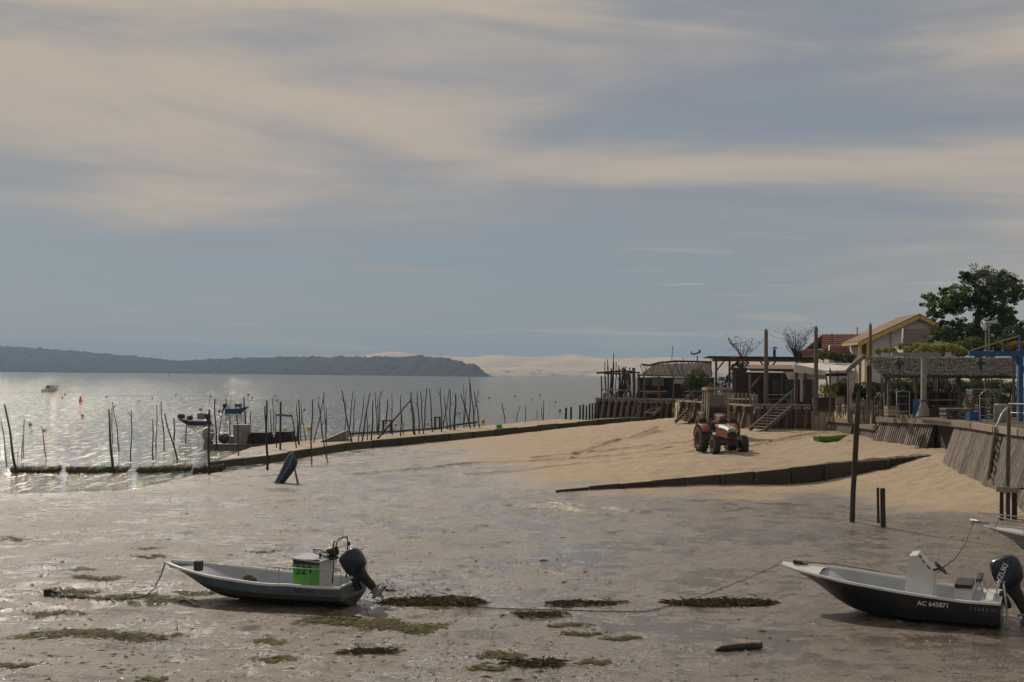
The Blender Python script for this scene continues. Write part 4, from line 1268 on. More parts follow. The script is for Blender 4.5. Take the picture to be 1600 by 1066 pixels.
mb = MB(); mb.beam(V(1556, 764.5, g.y - .14), V(1592, 766, g.y - .14), .10, 8 * k); mb.build('crossbeam', 'palewood', tr, world=True)
mb = MB(); mb.tube([V(1586, 764, g.y), V(1640, 762, g.y)], .035); mb.build('rail_pipe', 'stake', tr, world=True)
g2 = g + Vector((.05, .3, 0))
mb = MB(); mb.tube([V(1574, 800, g2.y), V(1574.5, 765, g2.y), V(1575, 720, g2.y), V(1576, 680, g2.y), V(1576.5, 637, g2.y)], [3.2 * k, 3.2 * k, 3.6 * k, 3.2 * k, 2.4 * k], 9)
mb.thing('mooring_pole', 'oldwood', 'tall pole rising behind the crossbeam of the three joined posts', 'pole', g2)

# causeway edge and slipway edge: weathered boards on short posts
def low_wall(name, label, wall, depth, m, post_every, thick=.22, board=2.4):
    a = Vector((wall[0][0], wall[0][1], 0))
    root = thing(name, label, 'sea wall', (wall[0][0], wall[0][1], wall[0][2] - .3))
    n = len(wall) - 1
    acc = 0
    for i in range(n):
        p_, q_ = Vector(wall[i]), Vector(wall[i + 1])
        L_ = (q_ - p_).length
        cnt = max(1, round(L_ / board))
        for j in range(cnt):
            f0, f1 = j / cnt, (j + 1) / cnt - .012
            u_, v_ = p_.lerp(q_, f0), p_.lerp(q_, f1)
            dz = random.uniform(-.04, .02)
            d_ = depth(((i + (f0 + f1) / 2) / n))
            mb = MB()
            mb.beam(u_ + Vector((0, 0, .05 - d_ / 2 + dz)), v_ + Vector((0, 0, .05 - d_ / 2 + dz)), thick, d_)
            mb.build('wall_board', m, root, world=True)
            if j % post_every == 0:
                mb = MB()
                o_ = Vector((0, -.17, 0))
                mb.beam(u_ + o_ + Vector((0, 0, .0 - d_)), u_ + o_ + Vector((0, 0, .03)), .12, .12)
                mb.build('wall_post', 'darkwood', root, world=True)
    return root
low_wall('causeway_wall', 'long low algae-stained wall edging the sand causeway out to the barge', WALL_A, lambda t_: .62, 'algaewood', 2)
low_wall('slipway_wall', 'dark plank wall edging the slipway in front of the tractors', WALL_B, lambda t_: .45 + float(drop_b(np.array([t_]))[0]) * .55, 'darkwood', 2, thick=.16, board=1.5)
for i, (xa, xb, ya, yb, lab) in enumerate(((18, 95, 737, 736, 'leftmost broken weed-covered length of low wall standing in the shallows'), (104, 200, 735, 733, 'middle weed-covered length of low wall, around the thick stake in the shallows'), (213, 300, 733, 729, 'weed-covered length of low wall just left of the causeway end'), (302, 352, 729, 723, 'weed-covered end of the causeway wall on short legs'))):
    a, b_ = V(xa, ya, 66.5), V(xb, yb, 66.5 + i * .6)
    a.z, b_.z = .22, .22 + (.06 if i > 1 else 0)
    root = thing('broken_wall', lab, 'sea wall', (a.x, a.y, -.2), group='broken wall sections in the shallows')
    mb = MB()
    rows = []
    nseg = 22
    for j in range(nseg + 1):
        f = j / nseg
        c_ = a.lerp(b_, f)
        e = .55 if j in (0, nseg) else 1
        row = []
        for (dy, dz) in ((-.30, -.22), (-.36, -.06), (-.22, .06), (.0, .09), (.22, .06), (.32, -.06), (.28, -.22)):
            row.append(c_ + Vector((random.uniform(-.04, .04), dy * e * random.uniform(.8, 1.15), dz * e + random.uniform(-.04, .04))))
        rows.append(row)
    mb.loft(rows, True, False); mb.add(rows[0], [tuple(range(7))[::-1]]); mb.add(rows[-1], [tuple(range(7))])
    for j in range(150):
        c_ = a.lerp(b_, random.random()) + Vector((0, random.uniform(-.35, .3), random.uniform(-.05, .1)))
        d_ = Vector((random.uniform(-.12, .12), random.uniform(-.15, .05), random.uniform(-.16, .1)))
        mb.add([c_, c_ + Vector((.05, 0, .01)), c_ + d_ + Vector((.03, 0, 0)), c_ + d_], [(0, 1, 2, 3)])
    mb.build('weedy_beam', 'algaewood', root, world=True)
    for j in range(4):
        c_ = a.lerp(b_, (j + .5) / 4)
        mb = MB(); mb.tube([c_ + Vector((0, -.1, .0)), c_ + Vector((random.uniform(-.05, .05), -.12, -.7))], .06, 6); mb.build('leg', 'stake', root, world=True)

# low catwalk among the stakes
jt = thing('catwalk', 'low algae-green catwalk of rails and short legs running through the stake cluster', 'jetty', V(548, 690, 100))
pts = [(546, 678), (580, 676), (615, 674.5), (650, 672), (685, 669), (712, 664), (745, 660)]
for i in range(len(pts) - 1):
    Y0, Y1 = 100 + i * 1.2, 101.2 + i * 1.2
    for dy in (0, .9):
        mb = MB(); mb.beam(V(*pts[i], Y0) + Vector((0, dy, 0)), V(*pts[i + 1], Y1) + Vector((-.03, dy, 0)), .16, .13); mb.build('rail', 'algaewood', jt, world=True)
    for f in (0.1, .5, .9):
        p_ = V(*pts[i], Y0).lerp(V(*pts[i + 1], Y1), f)
        mb = MB(); mb.tube([p_ + Vector((0, random.uniform(0, .8), .05)), p_ + Vector((random.uniform(-.1, .1), .4, -1.4))], .045, 6); mb.build('leg', 'stake', jt, world=True)
for x0, x1, y0, y1, lab in ((599, 611, 658, 684, 'pair of short square posts with a lintel at the foot of the leaning pole'), (680, 687, 653, 676, 'narrow pair of short posts with a lintel near the right end of the catwalk')):
    g = V(x0, y1, 98); k = sc(98)
    root = thing('post_gate', lab, 'post frame', g)
    for x in (x0, x1):
        mb = MB(); mb.beam(V(x, y1 + 8, 98), V(x, y0, 98), 3.2 * k, 3.2 * k); mb.build('post', 'darkwood', root, world=True)
    mb = MB(); mb.beam(V(x0 - 2, y0 - .8, 98), V(x1 + 2, y0 - .8, 98), 3.4 * k, 2 * k); mb.build('lintel', 'algaewood', root, world=True)
# row of old pilings where the village wall meets the water
for i, (x, y0, y1, w_) in enumerate([(884, 637, 656, 3.6), (892, 636, 656, 3.4), (906, 633, 654, 3.2), (911, 632, 654, 3.4), (916, 634, 654, 3), (921, 631, 653, 3.4), (925.5, 630, 653, 3.4), (930, 629, 653, 3.4), (934.5, 626, 652, 3.4)]):
    stake('old_piling', '%s from left in the row of stubby dark pilings left of the driftwood hut' % ordinal(i), 'piling', (x + .5, y0), (x, y1), w_, 'pilings by the driftwood hut', taper=.9, crook=.1, Y=106)

# ------------------------------------------------------------------ craft and floats on the water
def water_pt(px, py):
    u, v = unroll(px, py)
    Y = CAM_H * FPX / v
    return Vector((u / FPX * Y, Y, 0))
def small_boat(label, x0, x1, py, hpx, m, yaw, name='moored_boat', liner='liner', bow_right=True):
    a, b_ = water_pt(x0, py), water_pt(x1, py)
    L_ = (b_ - a).length / math.cos(yaw)
    o = thing(name, label, 'boat', (a.x if bow_right else b_.x, a.y, -.12), yaw if bow_right else math.pi - yaw)
    h = hpx * sc(a.y) + .12
    make_hull(o, L_, L_ * .36, smooth_interp([(0, h * .8), (.5, h * .8), (1, h * 1.15)]), smooth_interp([(0, .05), (.6, .06), (1, h * .9)]), smooth_interp([(0, 0), (.7, 0), (1, h * .8)]), smooth_interp([(0, .9), (.5, 1), (.8, .72), (1, .1)]), smooth_interp([(0, .8), (.5, .85), (.8, .5), (1, .04)]), L_ * .1, (m, m, 'gel', liner), lambda t_: .2, rim=.05, N_=14)
    return o, L_, h
o, L_, h = small_boat('small dark workboat with green heap and two outboards moored among the left stakes', 276, 326, 664, 9, 'dinghyblue', R(6), bow_right=False)
mb = MB(); mb.ball((L_ * .86, 0, h + .28), .34, 10, 7, (1.2, 1, .8)); mb.build('net_heap', 'bush', o)
mb = MB(); mb.ball((L_ * .55, .1, h + .15), .3, 10, 7, (.9, 1, .9)); mb.build('dark_bag', 'black', o)
mb = MB(); mb.ball((L_ * .22, .0, h + 1.0), .16, 8, 6); mb.tube([(L_ * .22, 0, .3), (L_ * .22, 0, h + .9)], .03); mb.build('marker_float', 'ylw', o)
mb = MB(); mb.box((L_ * .2, 0, h + .3), (.6, .6, .6)); mb.build('engine_box', 'alu', o)
outboard(o, (0, 0, h * .8), 25, .9, 'navy')
o, L_, h = small_boat('bright blue open boat with clutter moored beyond the oyster barge', 352, 389, 646, 10, 'blue', R(8), liner='blue')
mb = MB(); mb.box((L_ * .55, 0, h + .2), (.9, .8, .5)); mb.tube([(L_ * .1, 0, h * .7), (L_ * .02, 0, h + 1.0)], .05); mb.build('deck_gear', 'alu', o)
outboard(o, (0, 0, h * .8), 20, .8, 'navy')
o, L_, h = small_boat('tiny pale dinghy afloat beyond the right end of the stake cluster', 712, 722, 647, 4, 'gel', R(3))
mb = MB(); mb.box((L_ * .5, 0, h * .8), (.25, L_ * .3, .05)); mb.build('thwart', 'palewood', o)
# far cabin cruiser seen end on
wp = water_pt(68, 613)
o = thing('cabin_boat', 'distant small cabin boat seen end-on in the glitter at far left', 'boat', (wp.x, wp.y, -.15), R(70))
make_hull(o, 5.5, 2.0, smooth_interp([(0, .75), (1, 1.1)]), smooth_interp([(0, .05), (.6, .06), (1, .8)]), smooth_interp([(0, 0), (.7, 0), (1, .7)]), smooth_interp([(0, .9), (.5, 1), (.8, .72), (1, .1)]), smooth_interp([(0, .8), (.5, .85), (.8, .5), (1, .04)]), .6, ('gel', 'dinghyblue', 'gel', 'liner'), lambda t_: .4, N_=12)
mb = MB(); mb.prism([(1.6, -.75, .7), (4.0, -.7, .8), (3.4, -.6, 1.75), (1.7, -.65, 1.8)], (0, 1.4, 0)); mb.build('cabin', 'gel', o)
mb = MB(); mb.box((1.62, 0, 1.4), (.03, 1.1, .5)); mb.build('cabin_window', 'glass', o)
# flat oyster barge
wp = water_pt(330, 702)
kb = sc(wp.y)
bg_ = thing('oyster_barge', 'flat aluminium oyster barge loaded with black bag stacks, moored behind the causeway', 'barge', (wp.x, wp.y, -.15), R(1))
Lb = 212 * kb
mb = MB()
prof = [(0, .0, .52), (.02, -.05, .52), (.70, -.05, .52), (.78, .0, .60), (.90, .35, 1.05), (1.0, .95, 1.45)]
rows = []
for f, z0, z1 in prof:
    hw = 1.2 if f < .9 else 1.1
    rows.append([Vector((Lb * f, -hw, z0)), Vector((Lb * f, -hw - .04, z1)), Vector((Lb * f, hw + .04, z1)), Vector((Lb * f, hw, z0))])
mb.loft(rows, True, False); mb.add(rows[0], [(0, 1, 2, 3)]); mb.add(rows[-1], [(3, 2, 1, 0)])
mb.build('hull', 'alu', bg_)
mb = MB()
for y in (-1.26, 1.26):
    mb.tube([(0, y, .54), (Lb * .70, y, .54), (Lb * .78, y, .62), (Lb * .9, y * .96, 1.07), (Lb, y * .9, 1.47)], .045, 6)
mb.build('rubbing_rail', 'alu', bg_)
def heap(x0, x1, zt, name):
    mb = MB()
    nlay = 5
    for j in range(nlay):
        z0, z1 = .53 + (zt - .53) * j / nlay, .53 + (zt - .53) * (j + 1) / nlay - .012
        for i in range(4):
            xa = x0 + (x1 - x0) * i / 4 + random.uniform(-.03, .03) + (0.05 * j if i == 0 else 0)
            xb = x0 + (x1 - x0) * (i + 1) / 4 - .02 + random.uniform(-.03, .03) - (0.05 * j if i == 3 else 0)
            mb.box(((xa + xb) / 2, random.uniform(-.04, .04), (z0 + z1) / 2), (xb - xa, 1.9, z1 - z0), Matrix.Rotation(random.uniform(-.06, .06), 3, 'Y'))
    o_ = mb.build(name, 'oyster', bg_)
    o_['kind'] = 'stuff'
heap(59 * kb, 96 * kb, 1.35, 'oyster_bags')
heap(98 * kb, 132 * kb, 1.42, 'oyster_bags')
mb = MB(); mb.box((47 * kb, .2, 1.18), (22 * kb, 1.2, 1.32)); mb.build('cabin', 'concrete', bg_)
mb = MB(); mb.box((36.5 * kb, .25, 1.02), (.10, .9, .95)); mb.box((30 * kb, .3, .80), (9 * kb, 1.0, .5)); mb.build('engine_box', 'alu', bg_)
mb = MB(); mb.ball((20 * kb, 0, .9), .42, 10, 7, (1, 1, .9)); mb.build('winch_drum', 'buoy', bg_)
mb = MB()
for x in (2, 14):
    mb.tube([(x * kb, -1.1, .5), (x * kb, -1.1, 1.3), (x * kb, 1.1, 1.3), (x * kb, 1.1, .5)], .03, 6)
mb.tube([(2 * kb, -1.1, 1.3), (14 * kb, -1.1, 1.3)], .03, 6)
mb.build('stern_rail', 'steel', bg_)
outboard(bg_, (-.02, 0, .6), 15, 1.3, 'greyp')
mb = MB(); mb.tube([(150 * kb, 0, .6), (156 * kb, 0, .78), (160 * kb, .1, .62)], .05); mb.box((152 * kb, .3, .66), (.5, .4, .2)); mb.build('deck_gear', 'palewood', bg_)
# floats
FL = [(90, 604, 3), (102, 617, 3.5), (98, 622, 3.5), (129, 650.5, 5.5), (47.5, 664, 5.5), (50, 673.5, 2.6), (69, 673, 7), (167, 620, 3.5), (217, 627, 2.6), (238, 622.5, 3.2), (275, 618, 3), (329, 620, 2.6), (328, 626, 2.6), (343, 643.5, 5), (388, 617.5, 4), (394, 622.5, 3), (430, 619.5, 3.2), (433, 626, 3.4), (475, 641, 4.5), (498, 622.5, 3), (505, 628, 3), (764, 622, 3.2), (805, 619.5, 3), (832, 624.5, 2.4), (844, 617.5, 2.6), (868, 628, 2.6), (875, 642, 4.5), (747, 616, 2.4), (747, 628, 2.4)]
for i, (x, y, d_) in enumerate(sorted(FL)):
    wp = water_pt(x, y); r_ = d_ * sc(wp.y) / 2
    mb = MB(); mb.ball((wp.x, wp.y, r_ * .35), r_, 10, 6, (1, 1, .75)); mb.tube([(wp.x, wp.y, r_ * .9), (wp.x, wp.y, r_ * 1.25)], r_ * .25, 6)
    where = 'the glitter at far left' if x < 260 else 'open water behind the barge' if x < 520 else 'open water right of the stake cluster'
    pool = [q_ for q_ in sorted(FL) if (q_[0] < 260) == (x < 260) and (q_[0] < 520) == (x < 520)]
    mb.thing('mooring_buoy', 'buoy' if d_ != 7 else 'greyp', 'dark buoy, %s from left in %s' % (ordinal(pool.index((x, y, d_))), where), 'buoy', wp, 'small buoys on the bay')
YF = [(445, 673, 5.5), (483, 672, 8), (577, 666, 4), (618, 665, 5), (668, 663.5, 4.5), (692, 660, 5), (755, 659.5, 5.5)]
for i, (x, y, d_) in enumerate(YF):
    wp = water_pt(x, y); r_ = d_ * sc(wp.y) / 2
    mb = MB(); mb.lathe([(.001, -r_ * .3), (r_ * .9, -r_ * .25), (r_, r_ * .2), (r_ * .95, r_ * 1.2), (r_ * .6, r_ * 1.5), (.2 * r_, r_ * 1.6), (.001, r_ * 1.6)], 12, 'z', wp)
    mb.thing('yellow_float', 'ylw', 'yellow plastic can float, %s from left of the yellow floats' % ordinal(i), 'float', wp, 'yellow floats among the stakes')
wp = water_pt(126, 628); r_ = .28
mb = MB(); mb.lathe([(.001, -.2), (r_, -.15), (r_ * 1.05, .2), (r_ * .5, .6), (r_ * .35, 1.05), (.001, 1.1)], 12, 'z', wp)
mb.thing('red_buoy', 'red', 'small red cone buoy in the glitter at left', 'buoy', wp)
for x, y in ((264, 585.5), (733, 592.5)):
    wp = V(x, y, 1500 if x < 300 else 1300); wp.z = 0
    mb = MB(); mb.lathe([(.001, -.3), (.9, -.2), (.9, .5), (.25, .9), (.2, 2.8), (.5, 3.0), (.001, 3.9)], 10, 'z', wp)
    mb.thing('channel_marker', 'buoy', 'far thin channel marker, the %s one below the wooded headland' % ('left' if x < 300 else 'right'), 'marker', wp)
gb = hit(780, 669)
mb = MB(); mb.box(gb + Vector((0, 0, .12)), (.42, .3, .24)); mb.box(gb + Vector((0, 0, .25)), (.48, .36, .03))
mb.thing('green_crate', 'signgreen', 'bright green crate left on top of the causeway edge', 'crate', gb)
# ------------------------------------------------------------------ village edge: bulkheads, stairs
def lerp_px(a, b_, f):
    return (a[0] + (b_[0] - a[0]) * f, a[1] + (b_[1] - a[1]) * f)
def bulkhead(label, A, B, base0, base1, top, n_posts, lean, post_m, wall_m, post_w=.22, rail_m='palewood'):
    """timber retaining wall from plan point A to B with raking posts, planks and a cap"""
    A, B = Vector((*A, 0)), Vector((*B, 0))
    root = thing('timber_bulkhead', label, 'retaining wall', (A.x, A.y, base0))
    d_ = (B - A).normalized()
    nrm = Vector((d_.y, -d_.x, 0))
    if nrm.y > 0 and abs(nrm.y) > abs(nrm.x) or (abs(nrm.x) >= abs(nrm.y) and nrm.x > 0):
        nrm = -nrm
    L_ = (B - A).length
    nb = max(4, int(L_ / .24))
    for i in range(nb):
        f0, f1 = i / nb, (i + 1) / nb
        p_ = A.lerp(B, (f0 + f1) / 2)
        zb = base0 + (base1 - base0) * f0 - .25
        mb = MB()
        off = nrm * random.uniform(0, .03)
        c_ = p_ + off
        mb.beam(c_ + Vector((0, 0, zb)), c_ + Vector((0, 0, top - random.uniform(.02, .07))), L_ / nb - .02, .05, up=nrm)
        mb.build('plank', wall_m, root, world=True)
    mb = MB(); mb.beam(A + nrm * .06 + Vector((0, 0, top + .0)), B + nrm * .06 + Vector((0, 0, top + .0)), .30, .10); mb.build('cap_rail', rail_m, root, world=True)
    for i in range(n_posts):
        f = (i + .5) / n_posts
        p_ = A.lerp(B, f)
        zb = base0 + (base1 - base0) * f
        hgt = top - zb
        foot = p_ + nrm * (.15 + lean * hgt) + Vector((-lean * .35 * hgt, 0, zb - .3))
        head = p_ + nrm * .15 + Vector((0, 0, top - .06))
        mb = MB(); mb.beam(foot, head, post_w, post_w, up=nrm); mb.build('post', post_m, root, world=True)
        mb = MB(); mb.box(p_ + nrm * .2 + Vector((.0, 0, top - .17)), (.42, .16, .16)); mb.build('block', 'palewood', root, world=True)
    return root
bulkhead('dark weathered timber bulkhead with raking posts below the driftwood hut', (7.1, 108), (10.6, 106), 1.75, 1.85, 3.28, 7, .22, 'oldwood', 'darkwood')
bulkhead('low timber bulkhead with short posts below the long driftwood beam', (10.6, 105.6), (13.0, 103.7), 1.85, 2.0, 3.22, 6, .18, 'brownwood', 'darkwood')
bulkhead('timber bulkhead with stout raking posts below the brown pergola', (12.3, 93.0), (15.0, 79.3), 2.05, 2.05, 3.42, 9, .22, 'brownwood', 'brownwood')
bulkhead('timber bulkhead with raking posts beside the long stairs, below the white awning', (15.0, 78.9), (18.3, 78.2), 2.02, 2.0, 3.50, 6, .26, 'brownwood', 'brownwood', post_w=.20)
bulkhead('dark set-back plank wall between the raking posts and the slatted walls', (18.35, 79.2), (19.4, 78.9), 2.0, 2.0, 3.0, 2, .05, 'darkwood', 'brownwood')
def slat_wall(label, A, B, base0, base1, top0, top1, n, batter, bands=(), cap=2):
    """battered wall of upright slats under a heavy cap timber"""
    A, B = Vector((*A, 0)), Vector((*B, 0))
    root = thing('slatted_wall', label, 'retaining wall', (A.x, A.y, base0))
    out = Vector((-1, -.12, 0)).normalized()
    sw = (B - A).length / n * .55
    base_mesh = None
    for i in range(n):
        f = (i + .5) / n
        p_ = A.lerp(B, f)
        zb, zt = base0 + (base1 - base0) * f, top0 + (top1 - top0) * f
        foot = p_ + out * (batter * (zt - zb) + .1) + Vector((0, random.uniform(-.02, .02), zb - .35))
        head = p_ + Vector((0, 0, zt - .12))
        mb = MB(); mb.beam(foot, head, sw, .06, up=out)
        mb.build('slat', 'palewood' if i in bands else 'greywood', root, world=True)
    mb = MB()
    a0, a1 = A + Vector((.09, 0, top0 - .15)), B + Vector((.09, 0, top1 - .15))
    b0, b1 = A + out * (batter * (top0 - base0) - .0) + Vector((.09, 0, base0 - .4)), B + out * (batter * (top1 - base1) - .0) + Vector((.09, 0, base1 - .4))
    mb.prism([a0, a1, b1, b0], (.05, .01, 0)); mb.build('backing', 'darkwood', root, world=True)
    for j in range(cap):
        f0, f1 = j / cap, (j + 1) / cap - .012
        p_, q_ = A.lerp(B, f0), A.lerp(B, f1)
        p_.z, q_.z = top0 + (top1 - top0) * f0 + random.uniform(-.02, .02), top0 + (top1 - top0) * f1 + random.uniform(-.02, .02)
        mb = MB(); mb.beam(p_ + out * .07, q_ + out * .07, .22, .26); mb.build('cap_timber', 'palewood', root, world=True)
    return root
slat_wall('short grey slatted wall behind the green skiff', (19.2, 77.8), (19.55, 73.3), 2.0, 1.95, 2.68, 2.72, 16, .20, cap=1)
slat_wall('lowest slatted wall section, between the pole and the banded slatted wall', (19.75, 72.8), (19.9, 69.3), 1.95, 1.9, 2.52, 2.5, 12, .12, cap=1)
slat_wall('slatted wall section with pale paired slats, left of the dark recess', (19.75, 68.8), (20.75, 62.8), 1.9, 1.8, 2.98, 3.08, 26, .30, bands=(1, 5, 6, 15, 16), cap=2)
slat_wall('tall leaning slatted wall at right with the ladder against it', (19.35, 55.8), (18.55, 44.0), 1.62, .95, 3.28, 3.30, 46, .34, cap=4)
# dark recess between the two walls
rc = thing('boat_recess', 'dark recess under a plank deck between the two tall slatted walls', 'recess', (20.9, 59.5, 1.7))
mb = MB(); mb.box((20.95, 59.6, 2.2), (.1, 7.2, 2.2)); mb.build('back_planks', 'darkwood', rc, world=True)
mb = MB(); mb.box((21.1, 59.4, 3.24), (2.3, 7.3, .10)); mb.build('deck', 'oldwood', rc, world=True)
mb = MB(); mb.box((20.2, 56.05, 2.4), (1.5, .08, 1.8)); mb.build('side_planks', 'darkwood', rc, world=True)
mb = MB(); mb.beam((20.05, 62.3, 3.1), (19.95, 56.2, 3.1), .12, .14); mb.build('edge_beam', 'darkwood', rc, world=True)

def stairs(label, foot_px, head_px, Y0, Y1, width, n, rail, name='beach_stairs', m='oldwood'):
    a, b_ = V(*foot_px, Y0), V(*head_px, Y1)
    root = thing(name, label, 'stairs', a)
    run = b_ - a
    side = Vector((run.y, -run.x, 0)).normalized() * width / 2
    for sg in (-1, 1):
        mb = MB(); mb.beam(a + side * sg - run * .03, b_ + side * sg, .07, .24); mb.build('stringer', m, root, world=True)
    for i in range(n):
        c_ = a + run * ((i + .6) / n)
        mb = MB(); mb.beam(c_ - side * .94 + Vector((0, 0, .05)), c_ + side * .94 + Vector((0, 0, .05)), .24, .04); mb.build('tread', 'palewood', root, world=True)
    if rail:
        for sg in rail:
            mb = MB()
            mb.tube([a + side * sg + Vector((0, 0, .95)) + run * .08, b_ + side * sg + Vector((0, 0, 1.0)) + run * .08], .035, 6)
            mb.build('handrail', 'oldwood', root, world=True)
            for f in (.1, .98):
                mb = MB(); q_ = a + run * f + side * sg; mb.tube([q_, q_ + Vector((0, 0, .97))], .035, 6); mb.build('rail_post', 'oldwood', root, world=True)
    return root
stairs('wooden steps with handrails rising behind the cab tractor', (1066, 659), (1094, 633), 88.5, 91, 1.0, 7, (-1, 1))
stairs('long wooden steps with one handrail beside the raking posts', (1184, 671), (1226, 636), 76.5, 78.3, 1.1, 8, (1,))
stairs('small pale steps leaning on the low bulkhead under the driftwood beam', (1014, 648), (1034, 633), 103.5, 104.5, .9, 5, ())
ld = thing('ladder', 'narrow wooden ladder standing against the tall slatted wall', 'ladder', V(1551, 747, 48.9))
fa, fb = V(1549.5, 748, 48.6) + Vector((-.12, 0, 0)), V(1563, 668, 49.6) + Vector((-.16, 0, 0))
dv = Vector((.10, .20, 0))
for sg in (-1, 1):
    mb = MB(); mb.beam(fa + dv * sg, fb + dv * sg, .06, .12); mb.build('stile', 'oldwood', ld, world=True)
for i in range(8):
    c_ = fa.lerp(fb, (i + .5) / 8); mb = MB(); mb.beam(c_ - dv, c_ + dv, .06, .05); mb.build('rung', 'palewood', ld, world=True)
for sg in (-1, 1):
    mb = MB(); mb.tube([fb + dv * sg, fb + dv * sg + Vector((.28, .1, .55)), fb + dv * sg + Vector((.5, .2, .75))], .03, 6); mb.build('grab_rail', 'steel', ld, world=True)

# ------------------------------------------------------------------ foliage
def leaf_cloud(mb, c, r, n, size, squash=.8, upbias=.25):
    for i in range(n):
        while True:
            q_ = Vector((random.uniform(-1, 1), random.uniform(-1, 1), random.uniform(-1, 1)))
            if q_.length < 1: break
        if q_.length > 0: q_ = q_.normalized() * (q_.length ** .55)
        p_ = Vector(c) + Vector((q_.x * r, q_.y * r, q_.z * r * squash))
        d_ = Vector((random.gauss(0, 1), random.gauss(0, 1), random.gauss(upbias, .8))).normalized()
        w_ = d_.cross(Vector((random.gauss(0, 1), random.gauss(0, 1), random.gauss(0, 1)))).normalized()
        l_ = size * random.uniform(.6, 1.3)
        mb.add([p_ - d_ * l_ * .5, p_ + w_ * l_ * .28, p_ + d_ * l_ * .5, p_ - w_ * l_ * .28], [(0, 1, 2, 3)])
def bush(name, label, blobs, Y, m, size, dens, cat='bush', depth=1.0, stem=True):
    """blobs: (px, py, radius px)"""
    cx = sum(b_[0] for b_ in blobs) / len(blobs)
    base = V(cx, 640, Y); base.z = PZ
    root = thing(name, label, cat, base)
    mb = MB()
    k = sc(Y)
    for x, y, r_ in blobs:
        c_ = V(x, y, Y + random.uniform(-.5, .5) * depth)
        leaf_cloud(mb, c_, r_ * k * 1.15, int(dens * 7 * (r_ * k) ** 2 + 60), size * .8)
    if cat == 'hedge':
        x0, x1 = min(b_[0] for b_ in blobs), max(b_[0] for b_ in blobs)
        for i in range(int((x1 - x0) / 5)):
            c_ = V(x0 + i * 5 + random.uniform(-3, 3), random.uniform(592, 626), Y + random.uniform(-.6, .8))
            leaf_cloud(mb, c_, .42, 330, size * .8)
    mb.build('foliage', m, root, world=True)
    if stem:
        for x, y, r_ in blobs[::2]:
            c_ = V(x, y, Y)
            mb = MB(); b0 = Vector((base.x + (c_.x - base.x) * .5, Y, PZ - .1)); mb.tube([b0, b0.lerp(c_, .55) + Vector((.05, 0, 0)), c_], [.07, .05, .02], 6); mb.build('stem', 'bark', root, world=True)
    return root
# the big pine
YP = 95.0
pine_b = [(850, 230, 115), (700, 235, 95), (1000, 255, 105), (1100, 330, 85), (590, 205, 50), (900, 350, 120), (750, 380, 110), (560, 385, 100), (440, 420, 80), (385, 370, 50), (215, 470, 65), (300, 535, 80), (270, 610, 50), (400, 560, 80), (520, 500, 90), (640, 490, 85), (800, 470, 85), (960, 430, 80), (1110, 430, 55), (1160, 380, 45), (920, 560, 80), (800, 610, 60), (1000, 580, 70), (560, 760, 90), (680, 800, 120), (880, 750, 110), (1000, 690, 100), (1080, 660, 60), (620, 880, 110), (780, 900, 120), (950, 860, 120), (330, 790, 70), (270, 830, 60), (1150, 760, 50), (1170, 830, 70), (440, 840, 80), (500, 730, 60), (350, 690, 35)]
pine = thing('pine_tree', 'large dark green pine with spreading crown rising behind the sheds at right', 'tree', (V(1529, 560, YP).x, YP, PZ))
k = sc(YP)
mb = MB(); br = []
for (zx, zy, zr) in pine_b:
    x, y, r_ = 1420 + zx / 6.66, 400 + zy / 6.66, zr / 6.66
    c_ = V(x, y, YP + random.uniform(-1.4, 1.4))
    br.append(c_)
    for j in range(int(10 + zr / 4)):
        q_ = Vector((random.gauss(0, .55), random.gauss(0, .7), random.gauss(0, .45))) * r_ * k * 1.2
        leaf_cloud(mb, c_ + q_, r_ * k * random.uniform(.22, .5), 50, .15, .7, .6)
mb.build('crown', 'pine', pine, world=True)
tb0 = Vector((V(1529, 560, YP).x, YP, PZ - .2))
t1, t2, t3 = V(1528, 530, YP), V(1527, 490, YP), V(1545, 450, YP)
mb = MB(); mb.tube([tb0, t1, t2, t3], [.32, .27, .2, .08], 9); mb.build('trunk', 'bark', pine, world=True)
for c_ in br[::2]:
    f = min(max((c_.z - PZ) / 9.5, .15), .8)
    s_ = tb0.lerp(t2, min(f * 1.1, 1)) if f < .7 else t2.lerp(t3, .4)
    mb = MB(); mb.tube([s_, s_.lerp(c_, .5) + Vector((0, 0, .25)), c_], [.09, .06, .02], 6); mb.build('limb', 'bark', pine, world=True)
bush('evergreen_bush', 'dark evergreen mass under the right side of the pine', [(1500, 545, 14), (1520, 540, 16), (1545, 545, 16), (1570, 540, 17), (1592, 540, 18), (1580, 520, 12), (1610, 530, 18)], 90, 'pine', .20, 260)
bush('grape_vine', 'yellow-green vine leaves covering the frame above the thatched shed', [(1372, 549, 5), (1384, 547, 5), (1395, 549, 6), (1408, 541, 6), (1420, 546, 7), (1433, 542, 7), (1445, 543, 7), (1457, 545, 7), (1468, 544, 7), (1480, 543, 8), (1490, 545, 8), (1500, 548, 7), (1508, 551, 5), (1430, 551, 6), (1470, 552, 6)], 76, 'vine', .17, 420, cat='vine')
bush('autumn_vine', 'amber autumn leaves above the blue gantry beam at the right edge', [(1580, 541, 6), (1588, 538, 6), (1597, 541, 7), (1606, 538, 8)], 64, 'amber', .15, 500, cat='vine')
bush('garden_bush', 'round olive bush behind the driftwood beam, left of the pergola posts', [(1078, 592, 9), (1090, 586, 11), (1100, 592, 9), (1085, 600, 10), (1072, 603, 7), (1097, 607, 10)], 100, 'bush', .17, 260)
